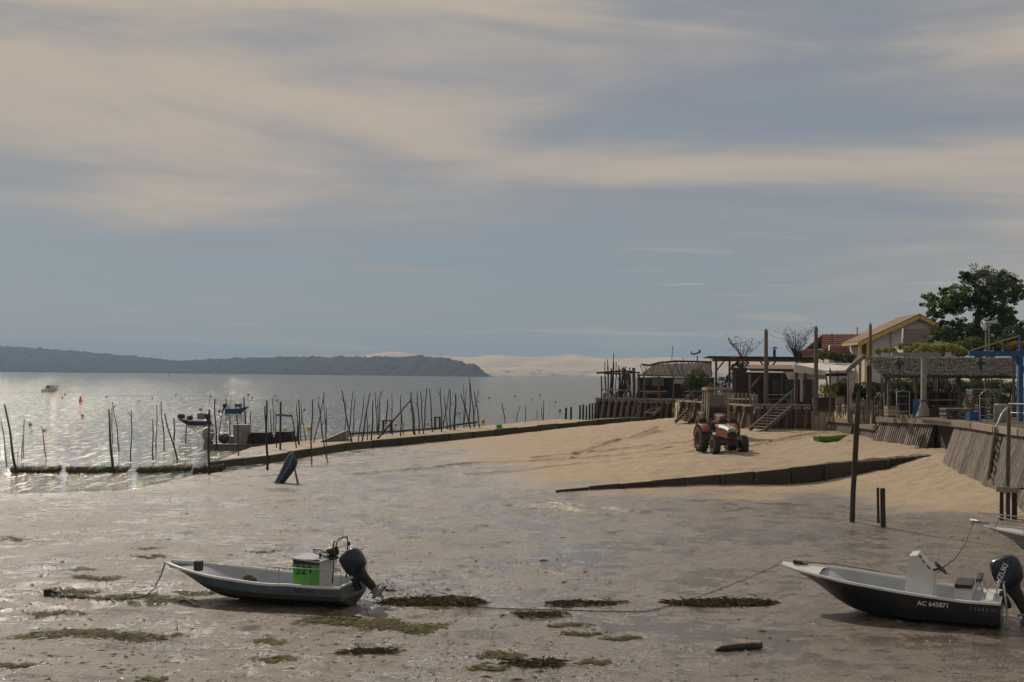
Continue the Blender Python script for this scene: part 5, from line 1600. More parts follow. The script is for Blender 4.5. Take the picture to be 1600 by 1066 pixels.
bush('garden_bush', 'tall loose shrub growing between the brown pergola posts', [(1150, 575, 8), (1160, 568, 9), (1145, 590, 9), (1128, 598, 10), (1155, 600, 10), (1170, 597, 9), (1165, 583, 8), (1135, 612, 9), (1115, 605, 9)], 94, 'bush', .17, 240)
bush('palm_shrub', 'green palm-like shrub poking above the white awning beside the tall post', [(1285, 556, 7), (1297, 555, 8), (1308, 558, 8), (1320, 560, 8), (1333, 561, 7)], 84, 'bush', .22, 300)
bush('garden_bush', 'bright yellow-green bush under the white awning', [(1288, 607, 8), (1296, 612, 9), (1284, 620, 8), (1303, 606, 7)], 82, 'vine', .15, 330)
bush('hedge', 'dark green hedge behind the curtained pavilion', [(1310, 605, 9), (1322, 600, 10), (1335, 607, 10), (1350, 606, 10), (1365, 606, 10), (1318, 618, 10), (1380, 606, 9), (1345, 618, 9)], 83, 'bush', .16, 260, cat='hedge')
bush('hedge', 'green hedge seen through the open back of the thatched shed', [(1397, 606, 9), (1410, 603, 10), (1424, 606, 9), (1438, 607, 9), (1452, 605, 9), (1466, 606, 9), (1480, 606, 9), (1494, 608, 9), (1510, 604, 10), (1525, 606, 11), (1545, 604, 12), (1565, 604, 12), (1585, 606, 12)], 82, 'bush', .16, 260, cat='hedge')
# bare-twigged tree and the sprigs above the pergola
def twig_tree(label, px, py0, spread, top, Y, n, leaves=0, name='bare_tree'):
    b0 = V(px, py0, Y)
    root = thing(name, label, 'tree', (b0.x, Y, PZ))
    mb = MB(); mb.tube([Vector((b0.x, Y, PZ - .1)), b0], [.09, .07], 6)
    lf = MB()
    for i in range(n):
        x, y = px + random.uniform(-1, 1) * spread, top + random.random() ** 1.5 * (py0 - top) * .7
        e_ = V(x, y, Y + random.uniform(-.8, .8))
        m_ = b0.lerp(e_, .5) + Vector((random.uniform(-.2, .2), 0, .15))
        mb.tube([b0, m_, e_], [.035, .022, .008], 5)
        for j in range(4):
            s_ = m_.lerp(e_, random.random()); d_ = Vector((random.gauss(0, .35), random.gauss(0, .3), random.uniform(.0, .5)))
            mb.tube([s_, s_ + d_], [.012, .005], 4)
            if leaves: leaf_cloud(lf, s_ + d_, .12, leaves, .10)
    mb.build('trunk', 'bark', root, world=True)
    if leaves: lf.build('crown', 'bush', root, world=True)
    return root
twig_tree('bare grey twiggy tree behind the brown pergola roof', 1244, 560, 27, 515, 112, 34, 3)
twig_tree('thin sprigs with few leaves sticking up above the pergola beam', 1160, 562, 22, 530, 93, 11, 5, name='sapling')

# ------------------------------------------------------------------ houses behind
def roof_prism(mb, A, B, C_, D_, th):
    mb.prism([A, B, C_, D_], (0, 0, th))
Yh = 108.0
hs = thing('gabled_house', 'pale gabled house with yellow roof trim behind the sheds, beside the pine', 'house', (V(1400, 560, Yh).x, Yh, PZ))
eL, pk, eR = V(1340, 536, Yh), V(1432, 494, Yh), V(1500, 528, Yh)
back = Vector((0.05, 5.0, 0))
mb = MB(); mb.prism([Vector((eL.x + .6, Yh, PZ - .1)), Vector((eR.x, Yh, PZ - .1)), Vector((eR.x, Yh, eR.z)), pk - Vector((0, 0, .15)), Vector((eL.x + .6, Yh, eL.z + .1))], back)
mb.build('wall', 'plaster', hs, world=True)
for p_, q_, nm in ((eL, pk, 'roof_slope'), (pk, eR, 'roof_slope')):
    f_ = Vector((0.1, -.55, 0))
    mb = MB(); mb.prism([p_ + f_ + Vector((0, 0, .02)), q_ + f_ + Vector((0, 0, .02)), q_ + back, p_ + back], (0, 0, .16)); mb.build(nm, 'tileb', hs, world=True)
    mb = MB(); mb.beam(p_ + f_ + Vector((0, -.04, -.08)), q_ + f_ + Vector((0, -.04, -.08)), .08, .30); mb.build('verge_board', 'yellow', hs, world=True)
mb = MB(); mb.beam(eL + Vector((-.05, -.5, -.05)), eL + back + Vector((-.05, 0, -.05)), .1, .2); mb.build('fascia', 'yellow', hs, world=True)
for x in (1344, 1356):
    mb = MB(); q_ = V(x, 540, Yh - .4); mb.beam(Vector((q_.x, q_.y, PZ)), Vector((q_.x, q_.y, eL.z - .1 + (x - 1340) * .022)), .22, .16); mb.build('veranda_post', 'yellow', hs, world=True)
mb = MB(); q_ = V(1350, 548, Yh - .02); mb.box((q_.x, q_.y, q_.z), (.35, .06, 1.1)); mb.build('shutter', 'tile', hs, world=True)
mb = MB(); mb.tube([V(1392, 560, Yh - .1), V(1392, 517, Yh - .1)], .04, 6); mb.build('drainpipe', 'greyp', hs, world=True)
Yd = 100.0
dr = thing('brown_roof_shed', 'dark brown lean-to roof with a white edge in front of the pale gable', 'shed', (V(1430, 560, Yd).x, Yd, PZ))
mb = MB(); mb.prism([V(1410, 541, Yd), V(1455, 541, Yd), V(1452, 516, Yd + 2.5), V(1411, 516, Yd + 2.5)], (0, 0, .12)); mb.build('roof', 'brownroof', dr, world=True)
mb = MB(); mb.beam(V(1409.5, 542, Yd - .03), V(1410.5, 515, Yd + 2.5), .12, .2); mb.build('roof_edge', 'white', dr, world=True)
mb = MB(); a, b_ = V(1411, 541, Yd + .3), V(1455, 541, Yd + .3); mb.prism([Vector((a.x, a.y, PZ)), Vector((b_.x, b_.y, PZ)), b_, a], (0, 2.1, 0)); mb.build('wall', 'plaster', dr, world=True)
def tiled_house(label, x0, x1, ye, yr, Y, m, run, wall='plaster', name='tiled_house'):
    a, b_ = V(x0, ye, Y), V(x1, ye, Y)
    r0, r1 = V(x0 + 1, yr, Y + run), V(x1 - 1, yr, Y + run)
    root = thing(name, label, 'house', (a.x, Y, PZ))
    mb = MB(); mb.prism([a, b_, r1, r0], (0, 0, .12)); mb.build('roof', m, root, world=True)
    mb = MB(); mb.prism([r0, r1, b_ + Vector((0, run * 2, 0)), a + Vector((0, run * 2, 0))], (0, 0, .12)); mb.build('rear_roof', m, root, world=True)
    mb = MB(); mb.prism([Vector((a.x + .15, Y + .3, PZ)), Vector((b_.x - .15, Y + .3, PZ)), Vector((b_.x - .15, Y + .3, a.z)), Vector((a.x + .15, Y + .3, a.z))], (0, run * 2 - .6, 0)); mb.build('wall', wall, root, world=True)
    # rows of tiles
    nrow = 7
    for i in range(1, nrow):
        f = i / nrow
        p_, q_ = a.lerp(r0, f), b_.lerp(r1, f)
        mb = MB(); mb.beam(p_ + Vector((0, 0, .13)), q_ + Vector((0, 0, .13)), .10, .05); mb.build('tile_course', m, root, world=True)
    return root
tiled_house('house with a dark red-brown tiled roof left of the pale gable', 1284, 1346, 545, 524, 122, 'tile', 3.5)
o = tiled_house('smaller house with a lighter red roof in front of the dark red roof', 1294, 1334, 557, 542, 112, 'tile', 2.2)
mb = MB(); mb.beam(V(1294, 557, 111.9), V(1296, 541, 114.2), .14, .2); mb.build('verge_board', 'white', o, world=True)
o = tiled_house('low brown-roofed building left of the red roofs', 1254, 1292, 560, 548, 118, 'tile', 2.0, 'oldwood')
for x, y0, y1, Y, lab in ((1300, 524, 520, 123, 'left thin aerial mast above the red roofs'), (1339.5, 545, 511, 116, 'right thin aerial mast above the red roofs')):
    mb = MB(); mb.tube([V(x, 560, Y), V(x, y1, Y)], .04, 6); mb.tube([V(x - 2, y1 + 3, Y), V(x + 2, y1 + 3, Y)], .02, 5)
    mb.thing('aerial_mast', 'stake', lab, 'aerial', V(x, 560, Y))

# ------------------------------------------------------------------ tall posts of the village
for x, y0, y1, Y, w_, lab in ((1197, 514, 633, 82, 6.5, 'tall grey-green timber post in front of the brown pergola'), (1275, 510, 640, 77.5, 6.5, 'tall pointed post rising beside the white awning'), (1360, 505, 575, 74, 5, 'pointed post standing in front of the pale gabled house'), (1343.5, 556, 640, 72.5, 1.7, 'thin dark pole in front of the curtained pavilion gable'), (1297, 575, 660, 76.5, 3, 'thin crooked pole right of the tall pointed post')):
    k = sc(Y)
    mb = MB(); p_, q_ = V(x, y1, Y), V(x, y0 + 3, Y)
    mb.tube([Vector((p_.x, Y, PZ - .4)), p_.lerp(q_, .5), q_, V(x, y0 - 1, Y)], [w_ / 2 * k, w_ / 2 * k, w_ * .45 * k, .2 * k], 8)
    mb.thing('village_post', 'oldwood', lab, 'post', (p_.x, Y, PZ))

# ------------------------------------------------------------------ driftwood hut at the point
dh = thing('driftwood_hut', 'ramshackle driftwood hut of crooked posts and sticks at the end of the bulkhead', 'hut', V(965, 630, 109))
YD = 109.0
def part_tube(root, name, pts, r_, m='darkwood', Y=YD, n=6):
    mb = MB(); mb.tube([V(a, b_, Y + dy) for a, b_, dy in pts], r_, n); return mb.build(name, m, root, world=True)
k = sc(YD)
for x, y0, y1, w_, dy in ((939.5, 588, 632, 2.6, 0), (990, 575, 632, 5.5, 0), (998, 584, 632, 4, -.3), (1029, 575, 632, 2.6, .4), (946, 588, 630, 2, 2.5), (985, 585, 630, 2, 2.5)):
    part_tube(dh, 'post', [(x, y1, dy), (x + .8, (y0 + y1) / 2, dy), (x, y0, dy)], w_ / 2 * k, 'oldwood')
part_tube(dh, 'beam', [(932, 583, 0), (950, 581.5, 0), (972, 580, 0), (990, 581, 0)], 1.5 * k)
part_tube(dh, 'beam', [(944, 584, 1.5), (970, 584, 1.5), (1000, 582, 1.5)], 1.2 * k)
part_tube(dh, 'rail', [(938, 607.5, -.2), (950, 609, -.2), (962, 608.5, -.2), (970, 610.5, -.2), (983, 609.5, -.2)], 1.1 * k, 'palewood')
part_tube(dh, 'rail', [(940, 628, -.2), (965, 627, -.2), (1000, 627.5, -.2)], 1.0 * k, 'oldwood')
for i in range(26):
    x = random.uniform(946, 984)
    tall = x < 967
    y0 = random.uniform(564, 580) if tall else random.uniform(572, 592)
    xx = x + random.uniform(-4, 4)
    part_tube(dh, 'stick', [(x, random.uniform(608, 628), random.uniform(-.3, .8)), ((x + xx) / 2 + random.uniform(-1, 1), 597, .2), (xx, y0, random.uniform(-.3, .8))], random.uniform(.6, 1.4) * k, random.choice(['darkwood', 'darkwood', 'oldwood']), n=5)
for x0, y0, x1, y1 in ((951, 582, 949, 562), (957, 580, 959, 552), (975, 580, 978, 573), (962, 580, 963, 566), (966, 580, 967, 571)):
    part_tube(dh, 'stick', [(x0, y0 + 6, 0), (x1, y1, 0)], .7 * k, n=5)
for i in range(30):
    x = 943 + i * 1.9
    part_tube(dh, 'picket', [(x + random.uniform(-1, 1), 632, .1), (x, 611 + random.uniform(-2, 6), .1)], random.uniform(.5, 1.0) * k, random.choice(['darkwood', 'oldwood']), n=5)
# long driftwood pergola right of it
YE = 106.0
k = sc(YE)
pg = thing('driftwood_pergola', 'pergola with a long curved driftwood beam and a lattice of branches, right of the hut', 'pergola', V(1060, 630, YE))
part_tube(pg, 'ridge_beam', [(1002, 569.5, 0), (1014, 571, 0), (1030, 567, 0), (1055, 564.5, 0), (1085, 565, 0), (1112, 566, 0)], 1.5 * k, 'darkwood', YE, 8)
part_tube(pg, 'eave_beam', [(995, 586, -.5), (1030, 587, -.5), (1075, 588, -.5), (1112, 588, -.5)], 1.2 * k, 'oldwood', YE)
for i in range(20):
    x = 1000 + i * 5.8
    yt = float(np.interp(x, [1002, 1014, 1030, 1055, 1112], [570, 571, 567, 565, 566]))
    xb = x + random.uniform(-14, 14)
    part_tube(pg, 'branch', [(x, yt + 1, 0), ((x + xb) / 2, (yt + 588) / 2 - 1, -.2), (xb, 588, -.5)], random.uniform(.5, .9) * k, random.choice(['oldwood', 'palewood', 'darkwood']), YE, 5)
mb = MB(); mb.prism([V(1000, 587, YE - .2), V(1112, 588, YE - .2), V(1112, 568, YE + 2.2), V(1022, 570, YE + 2.2)], (0, 0, .06)); mb.build('reed_roof', 'thatch', pg, world=True)
for x in (1006, 1029, 1052, 1076, 1100):
    part_tube(pg, 'post', [(x, 632, -.3), (x + .5, 605, -.3), (x, 586, -.3)], 1.3 * k, 'oldwood', YE)
for x, y in ((1051, 541), (1068, 560), (1056, 562), (1112, 556)):
    part_tube(pg, 'stick', [(x - 1.5, 567, 0), (x, y, 0)], .5 * k, 'darkwood', YE, 5)
part_tube(pg, 'rail', [(1000, 611.5, -.4), (1020, 612, -.4), (1042, 612, -.4)], .9 * k, 'palewood', YE)
hb = thing('shack', 'dark timber shack with windows under the driftwood pergola', 'shack', V(1070, 630, 110))
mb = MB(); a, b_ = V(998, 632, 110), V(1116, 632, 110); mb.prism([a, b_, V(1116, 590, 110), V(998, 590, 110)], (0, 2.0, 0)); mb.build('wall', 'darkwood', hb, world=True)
for x0, x1, y0, y1, m_ in ((1006, 1016, 590, 602, 'glass'), (1018, 1038, 589, 604, 'palewood'), (1053, 1068, 592, 600, 'white'), (1042, 1051, 591, 605, 'glass'), (1072, 1090, 593, 604, 'glass')):
    mb = MB(); c_ = V((x0 + x1) / 2, (y0 + y1) / 2, 109.96); mb.box(c_, ((x1 - x0) * k, .08, (y1 - y0) * k)); mb.build('window' if m_ == 'glass' else 'panel', m_, hb, world=True)
tbx = thing('bench_table', 'rust-brown picnic bench under the driftwood pergola', 'bench', V(1020, 630, 104.6))
mb = MB(); mb.beam(V(1006, 614, 104.6), V(1036, 615, 104.6), .5, .09); mb.build('seat', 'rust', tbx, world=True)
for x in (1010, 1032):
    mb = MB(); mb.beam(V(x, 632, 104.6), V(x, 615, 104.6), .10, .10); mb.build('leg', 'rust', tbx, world=True)
vn = V(1089, 567, 104.5)
wv = thing('weather_vane', 'dark plane-shaped weather vane on a post above the pergola', 'weather vane', vn)
k4 = sc(104.5)
part_tube(wv, 'post', [(1089.5, 568, 0), (1089.5, 556, 0)], .9 * k4, 'darkwood', 104.5)
mb = MB(); mb.tube([V(1079.5, 553, 104.5), V(1084, 553.5, 104.5), V(1090, 552, 104.5), V(1094, 550.5, 104.5)], [.4 * k4, 1.3 * k4, 1.3 * k4, .6 * k4], 8); mb.build('body', 'darkwood', wv, world=True)
mb = MB(); mb.box(V(1086, 552.5, 104.5), (.28, 1.0, .05)); mb.box(V(1093, 549.5, 104.5), (.16, .05, .26)); mb.box(V(1080, 551.5, 104.5), (.05, .3, .3)); mb.build('wing', 'darkwood', wv, world=True)

# ------------------------------------------------------------------ brown timber pergola and terrace
YB = 90.0
k = sc(YB)
bp = thing('timber_pergola', 'brown timber pergola with braced posts and dark flat roof behind the tractors', 'pergola', V(1180, 628, YB))
for x, dy in ((1119, 0), (1140, -1.0), (1119, 6), (1200, -1), (1255, -1)):
    mb = MB(); p_ = V(x, 562, YB + dy); mb.beam(Vector((p_.x, p_.y, PZ - .1)), p_, 3 * k, 3 * k); mb.build('post', 'brownwood', bp, world=True)
for x, s_ in ((1119, 1), (1140, 1), (1200, -1), (1200, 1)):
    mb = MB(); mb.beam(V(x, 580, YB - .6), V(x + 12 * s_, 565, YB - .6), 2 * k, 2 * k); mb.build('brace', 'brownwood', bp, world=True)
mb = MB(); mb.beam(V(1114, 562, YB - 1.1), V(1272, 563, YB - 1.1), .12, 5.5 * k); mb.build('front_beam', 'brownwood', bp, world=True)
mb = MB(); mb.beam(V(1114, 562, YB - 1.15), V(1118, 562, YB + 6), .12, 5 * k); mb.build('side_beam', 'palewood', bp, world=True)
mb = MB(); a, b_ = V(1106, 558, YB - 1.4), V(1275, 559.5, YB - 1.4); mb.prism([a, b_, b_ + Vector((0, 7.5, 0)), a + Vector((.8, 7.5, 0))], (0, 0, .07)); mb.build('roof', 'darkwood', bp, world=True)
ch_ = V(1210, 556, YB + 1)
cm = thing('flue_pipe', 'black flue pipe with a cowl on the pergola roof', 'flue', ch_)
mb = MB(); mb.tube([ch_ - Vector((0, 0, .1)), V(1210, 546, YB + 1)], .10, 8); mb.build('pipe', 'black', cm, world=True)
mb = MB(); mb.lathe([(.30, 0), (.22, .05), (.02, .16)], 12, 'z', V(1210, 545, YB + 1)); mb.build('cowl', 'black', cm, world=True)
pf = thing('picket_fence', 'pale picket balustrade on the terrace right of the cab tractor', 'fence', V(1120, 628, 88))
for i in range(13):
    x = 1104 + i * 6.2
    Yq = 90.5 - i * .75
    mb = MB(); p_ = V(x, 614, Yq); mb.beam(Vector((p_.x, Yq, PZ + .0)), p_, .13, .05); mb.build('picket', 'palewood', pf, world=True)
mb = MB(); mb.beam(V(1102, 622, 90.6), V(1181, 624, 81.4), .06, .10); mb.build('rail', 'palewood', pf, world=True)
aw = thing('awning', 'small tiled and fabric awning with a bright valance behind the tall post', 'awning', V(1205, 630, 86))
mb = MB(); mb.prism([V(1168, 577, 86), V(1240, 578, 86), V(1238, 572, 88), V(1171, 571.5, 88)], (0, 0, .06)); mb.build('tile_strip', 'tileb', aw, world=True)
mb = MB(); mb.prism([V(1166, 582, 85.6), V(1224, 583, 85.6), V(1226, 579, 86.6), V(1169, 579, 86.6)], (0, 0, .04)); mb.build('valance', 'white', aw, world=True)
for x in (1172, 1222):
    mb = MB(); mb.beam(Vector((V(x, 584, 86).x, 86, PZ)), V(x, 580, 86), .12, .12); mb.build('post', 'oldwood', aw, world=True)
mb = MB(); mb.beam(V(1173, 606, 86), V(1190, 586, 86), .1, .1); mb.build('brace', 'oldwood', aw, world=True)
ts = thing('terrace_shack', 'dark terrace cabin front with glazed panels under the tiled awning', 'shack', V(1220, 630, 89))
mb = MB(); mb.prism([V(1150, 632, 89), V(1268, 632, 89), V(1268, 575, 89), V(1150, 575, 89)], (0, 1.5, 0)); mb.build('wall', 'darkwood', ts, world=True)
for x0, x1, y0, y1, m_ in ((1206, 1222, 594, 616, 'glass'), (1226, 1240, 594, 624, 'glass'), (1250, 1254, 592, 628, 'white')):
    mb = MB(); mb.box(V((x0 + x1) / 2, (y0 + y1) / 2, 88.96), ((x1 - x0) * sc(89), .08, (y1 - y0) * sc(89))); mb.build('pane' if m_ == 'glass' else 'door', m_, ts, world=True)
# white awning roof
YW = 80.0
wa = thing('white_canopy', 'white flat canopy on a thick brown post beside the tall pointed post', 'canopy', V(1290, 632, YW))
mb = MB(); mb.prism([V(1240, 570.5, YW), V(1241, 582, YW), V(1290, 586.5, YW - 1.5), V(1290, 581, YW - 1.5)], (0, .08, 0)); mb.build('front_valance', 'cloth', wa, world=True)
mb = MB(); mb.prism([V(1240, 570, YW), V(1290, 581, YW - 1.5), V(1336, 580, YW + .5), V(1330, 569, YW + 4), V(1262, 569, YW + 4)], (0, 0, .06)); mb.build('roof', 'cloth', wa, world=True)
mb = MB(); mb.prism([V(1226, 581, YW + 1), V(1232, 593, YW + 1), V(1290, 593, YW - .5), V(1290, 582, YW - .5)], (0, .06, 0)); mb.build('side_flap', 'cloth', wa, world=True)
for x, w_ in ((1244, 5), (1258, 3), (1330, 3)):
    mb = MB(); mb.beam(Vector((V(x, 585, YW).x, YW + .1, PZ)), V(x, 582, YW + .1), w_ * sc(YW), w_ * sc(YW)); mb.build('post', 'brownwood', wa, world=True)
mb = MB(); mb.beam(V(1290, 586, YW - .3), V(1336, 585, YW + .5), .12, .18); mb.build('eave_beam', 'darkwood', wa, world=True)
lf_ = thing('low_fence', 'low dark plank screen on the terrace below the white canopy', 'fence', V(1290, 640, 78.8))
for i in range(12):
    x = 1272 + i * 2.9
    mb = MB(); mb.box(V(x, 631, 78.9), (.105, .04, 20 * sc(78.9))); mb.build('plank', 'darkwood', lf_, world=True)
sg_ = thing('terrace_chair', 'pale wooden chair standing left of the curtained pavilion', 'chair', V(1315, 650, 74))
c_ = V(1314, 648, 74)
mb = MB(); mb.box(c_ + Vector((0, 0, .45)), (.5, .5, .06)); mb.build('seat', 'palewood', sg_, world=True)
mb = MB(); mb.box(c_ + Vector((0, .22, .75)), (.5, .05, .55)); mb.build('backrest', 'palewood', sg_, world=True)
for dx in (-.2, .2):
    for dy in (-.2, .2):
        mb = MB(); mb.beam(c_ + Vector((dx, dy, -.05)), c_ + Vector((dx, dy, .43)), .06, .06); mb.build('leg', 'palewood', sg_, world=True)

# ------------------------------------------------------------------ curtained pavilion and thatched shed
YC = 71.0
k = sc(YC)
pv_ = thing('curtained_pavilion', 'small gabled pavilion with tied white curtains at the left end of the thatched shed', 'pavilion', V(1352, 655, YC))
for x, y0, y1, w_, dy in ((1326, 580, 658, 3.5, 0), (1357, 572, 640, 5, .3), (1384, 576, 660, 3.5, 0), (1330, 580, 640, 3, 3), (1384, 580, 640, 3, 3)):
    mb = MB(); mb.beam(Vector((V(x, y1, YC + dy).x, YC + dy, PZ - .6)), V(x, y0, YC + dy), w_ * k, w_ * k); mb.build('post', 'oldwood', pv_, world=True)
pk_, l_, r_ = V(1350, 557, YC), V(1322, 581, YC), V(1389, 581, YC)
for p_, q_ in ((l_, pk_), (pk_, r_)):
    mb = MB(); mb.beam(p_ + Vector((0, -.08, 0)), q_ + Vector((0, -.08, 0)), .06, .22); mb.build('bargeboard', 'palewood', pv_, world=True)
    mb = MB(); mb.prism([p_, q_, q_ + Vector((.3, 2.2, 0)), p_ + Vector((.6, 2.2, 0))], (0, 0, .12)); mb.build('roof_slope', 'thatch', pv_, world=True)
for x, xs, y0, y1 in ((1326, 1, 582, 638), (1380, -1, 584, 640)):
    mb = MB(); rows = []
    for i in range(12):
        f = i / 11
        y = y0 + (y1 - y0) * f
        wd = (9 * (1 - f * 1.0) + 3.0 if f < .55 else 3.0 + (f - .55) * 11) if xs > 0 else (3 + 3 * abs(f - .5) + (f > .6) * (f - .6) * 8)
        rows.append([V(x + xs * wd * j / 10 + math.sin(j * 1.9 + i * .2) * .3, y, YC - .12 + .07 * math.sin(j * 2.2)) for j in range(11)])
    mb.loft(rows, False, True); mb.build('curtain', 'cloth', pv_, world=True)
scn = thing('stick_screen', 'screen of upright grey sticks below the curtained pavilion', 'screen', V(1360, 660, 70))
for i in range(34):
    x = 1337 + i * 1.35
    mb = MB(); mb.tube([V(x + random.uniform(-.5, .5), 663, 70), V(x + random.uniform(-.8, .8), 622 + random.uniform(-2, 6), 70.1)], random.uniform(.4, .75) * sc(70), 5); mb.build('stick', random.choice(['oldwood', 'greywood', 'darkwood']), scn, world=True)
YS = 67.0
k = sc(YS)
sh = thing('thatched_shed', 'long open shed with a ragged grey thatched roof above the slatted walls', 'shed', V(1470, 655, YS))
# thatch: overlapping bundles
fl, fr2 = V(1378, 586, YS - .3), V(1588, 587, YS - 1.2)
rl, rr2 = V(1352, 558, YS + 3.6), V(1586, 559, YS + 3.0)
mb = MB()
nc, nr = 60, 8
rows = []
for j in range(nr + 1):
    f = j / nr
    row = []
    for i in range(nc + 1):
        p_ = fl.lerp(fr2, i / nc).lerp(rl.lerp(rr2, i / nc), f)
        row.append(p_ + Vector((0, random.uniform(-.03, .03), random.uniform(-.022, .022) + (.03 if j % 2 else 0))))
    rows.append(row)
mb.loft(rows, False, False)
mb.loft([[p_ - Vector((0, 0, .16)) for p_ in r_2] for r_2 in rows], False, False)
for i in range(3200):
    a_, f = random.random(), random.random()
    p_ = fl.lerp(fr2, a_).lerp(rl.lerp(rr2, a_), f)
    d_ = (fl - rl).normalized() * random.uniform(.2, .6) + Vector((random.uniform(-.10, .10), 0, random.uniform(0, .05)))
    mb.add([p_ + Vector((-.02, 0, .05)), p_ + Vector((.02, 0, .05)), p_ + d_ + Vector((.015, 0, .07)), p_ + d_ + Vector((-.015, 0, .07))], [(0, 1, 2, 3)])
mb.build('thatch_roof', 'thatch', sh, world=True)
for x, y0, w_, dy in ((1388, 586, 3, 0), (1430, 586, 2.5, 2.8), (1466, 586, 3, 2.8), (1498, 586, 4.5, 0), (1432, 586, 2, 0), (1540, 586, 2.5, 2.8), (1584, 588, 3, -.6)):
    mb = MB(); mb.beam(Vector((V(x, y0, YS + dy).x, YS + dy, PZ - .1)), V(x, y0 - 1, YS + dy), w_ * k, w_ * k); mb.build('post', 'oldwood', sh, world=True)
mb = MB(); mb.beam(V(1380, 588, YS - .2), V(1588, 589.5, YS - 1.0), .12, .12); mb.build('eave_beam', 'oldwood', sh, world=True)
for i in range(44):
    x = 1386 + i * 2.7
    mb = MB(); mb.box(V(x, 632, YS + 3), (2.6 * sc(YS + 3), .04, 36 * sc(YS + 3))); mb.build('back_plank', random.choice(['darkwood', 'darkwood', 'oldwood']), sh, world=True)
mb = MB(); mb.beam(V(1385, 613, YS + 2.9), V(1505, 613, YS + 2.9), .08, .10); mb.build('back_rail', 'oldwood', sh, world=True)
Yk = 64.5
k = sc(Yk)
cr = thing('white_crane_post', 'white concrete post on a flared base carrying a pale hoist beam before the thatched shed', 'crane', V(1443, 655, Yk))
mb = MB(); mb.beam(Vector((V(1443, 600, Yk).x, Yk, PZ)), V(1443.5, 558, Yk), 7 * k, 7 * k); mb.build('post', 'concrete', cr, world=True)
mb = MB(); b0 = Vector((V(1443, 650, Yk).x, Yk, PZ)); mb.lathe([(.42, 0), (.36, .12), (.2, .55), (.15, .75)], 10, 'z', b0); mb.build('base', 'concrete', cr, world=True)
mb = MB(); mb.beam(V(1393, 554, Yk), V(1470, 555, Yk), .2, 6.5 * k); mb.build('hoist_beam', 'concrete', cr, world=True)
mb = MB(); mb.box(V(1443.5, 626, Yk), (.36, .36, .10)); mb.build('collar', 'rust', cr, world=True)
for x, s_ in ((1425, -1), (1463, 1)):
    mb = MB(); mb.tube([V(x, 551, Yk), V(1443.5 - 1.5 * s_ * -1, 541, Yk)], .03, 6); mb.build('stay', 'palewood', cr, world=True)
for x, lab in ((1405, 'green hoist winch hanging left of the white crane post'), (1532, 'green hoist winch hanging under the left end of the blue gantry')):
    Yg = Yk if x < 1450 else 59.5
    c_ = V(x, 566.5, Yg); kk = sc(Yg)
    root = thing('hoist_winch', lab, 'winch', c_, group='green hoist winches')
    mb = MB(); mb.tube([c_ + Vector((-7 * kk, 0, 0)), c_ + Vector((-5.5 * kk, 0, 0)), c_ + Vector((5.5 * kk, 0, 0)), c_ + Vector((7 * kk, 0, 0))], [2.2 * kk, 3.2 * kk, 3.2 * kk, 2.2 * kk], 10); mb.build('motor', 'green', root, world=True)
    mb = MB(); mb.box(c_ + Vector((-1 * kk, 0, 5.5 * kk)), (6 * kk, .16, 5 * kk)); mb.build('trolley', 'rust', root, world=True)
    mb = MB(); mb.box(c_ + Vector((-.5 * kk, 0, -6 * kk)), (4.5 * kk, .15, 9 * kk)); mb.tube([c_ + Vector((0, 0, -9 * kk)), c_ + Vector((0, 0, -28 * kk))], .02, 5); mb.build('hook_block', 'black', root, world=True)
# blue gantry
Yb = 58.0
k = sc(Yb)
gt = thing('blue_gantry', 'blue steel gantry with a long beam and column at the right edge', 'gantry', V(1594, 655, Yb))
mb = MB(); mb.beam(V(1514, 552.5, Yb), V(1650, 553.5, Yb), .2, 8 * k); mb.build('beam', 'blue', gt, world=True)
mb = MB(); mb.beam(Vector((V(1594.5, 560, Yb).x, Yb, PZ)), V(1594.5, 550, Yb), 7 * k, 7 * k); mb.build('column', 'blue', gt, world=True)
mb = MB(); mb.prism([V(1583, 557, Yb - .05), V(1592, 557, Yb - .05), V(1592, 572, Yb - .05)], (0, .1, 0)); mb.build('gusset', 'blue', gt, world=True)
mb = MB(); mb.beam(V(1594, 550, Yb), V(1594, 525, Yb), 3 * k, 3 * k); mb.build('king_post', 'blue', gt, world=True)
mb = MB(); mb.tube([V(1516, 548.5, Yb), V(1594, 525, Yb)], .035, 6); mb.build('stay', 'palewood', gt, world=True)
# wire trolleys, pallets, rails
def trolley(label, x0, x1, yt, yb, Y, peak):
    root = thing('wire_trolley', label, 'trolley', V((x0 + x1) / 2, yb, Y), group='tall wire trolleys')
    for dy in (0, .6):
        mb = MB()
        mb.tube([V(x0, yb, Y + dy), V(x0, yt, Y + dy), V((x0 + x1) / 2, yt - peak, Y + dy), V(x1, yt, Y + dy), V(x1, yb, Y + dy)], .022, 6); mb.build('frame', 'steel', root, world=True)
    for i, f in enumerate((.15, .45, .75, .97)):
        y = yt + (yb - yt) * f
        mb = MB(); mb.tube([V(x0, y, Y), V(x1, y, Y), V(x1, y, Y + .6), V(x0, y, Y + .6), V(x0, y, Y)], .014, 5); mb.build('shelf_rail', 'steel', root, world=True)
trolley('arched galvanised wire trolley left of the white crane post', 1401, 1421, 613, 655, 65.5, 2.5)
trolley('peaked galvanised wire trolley in front of the tall pallet stack', 1531, 1554, 617, 660, 56.5, 9)
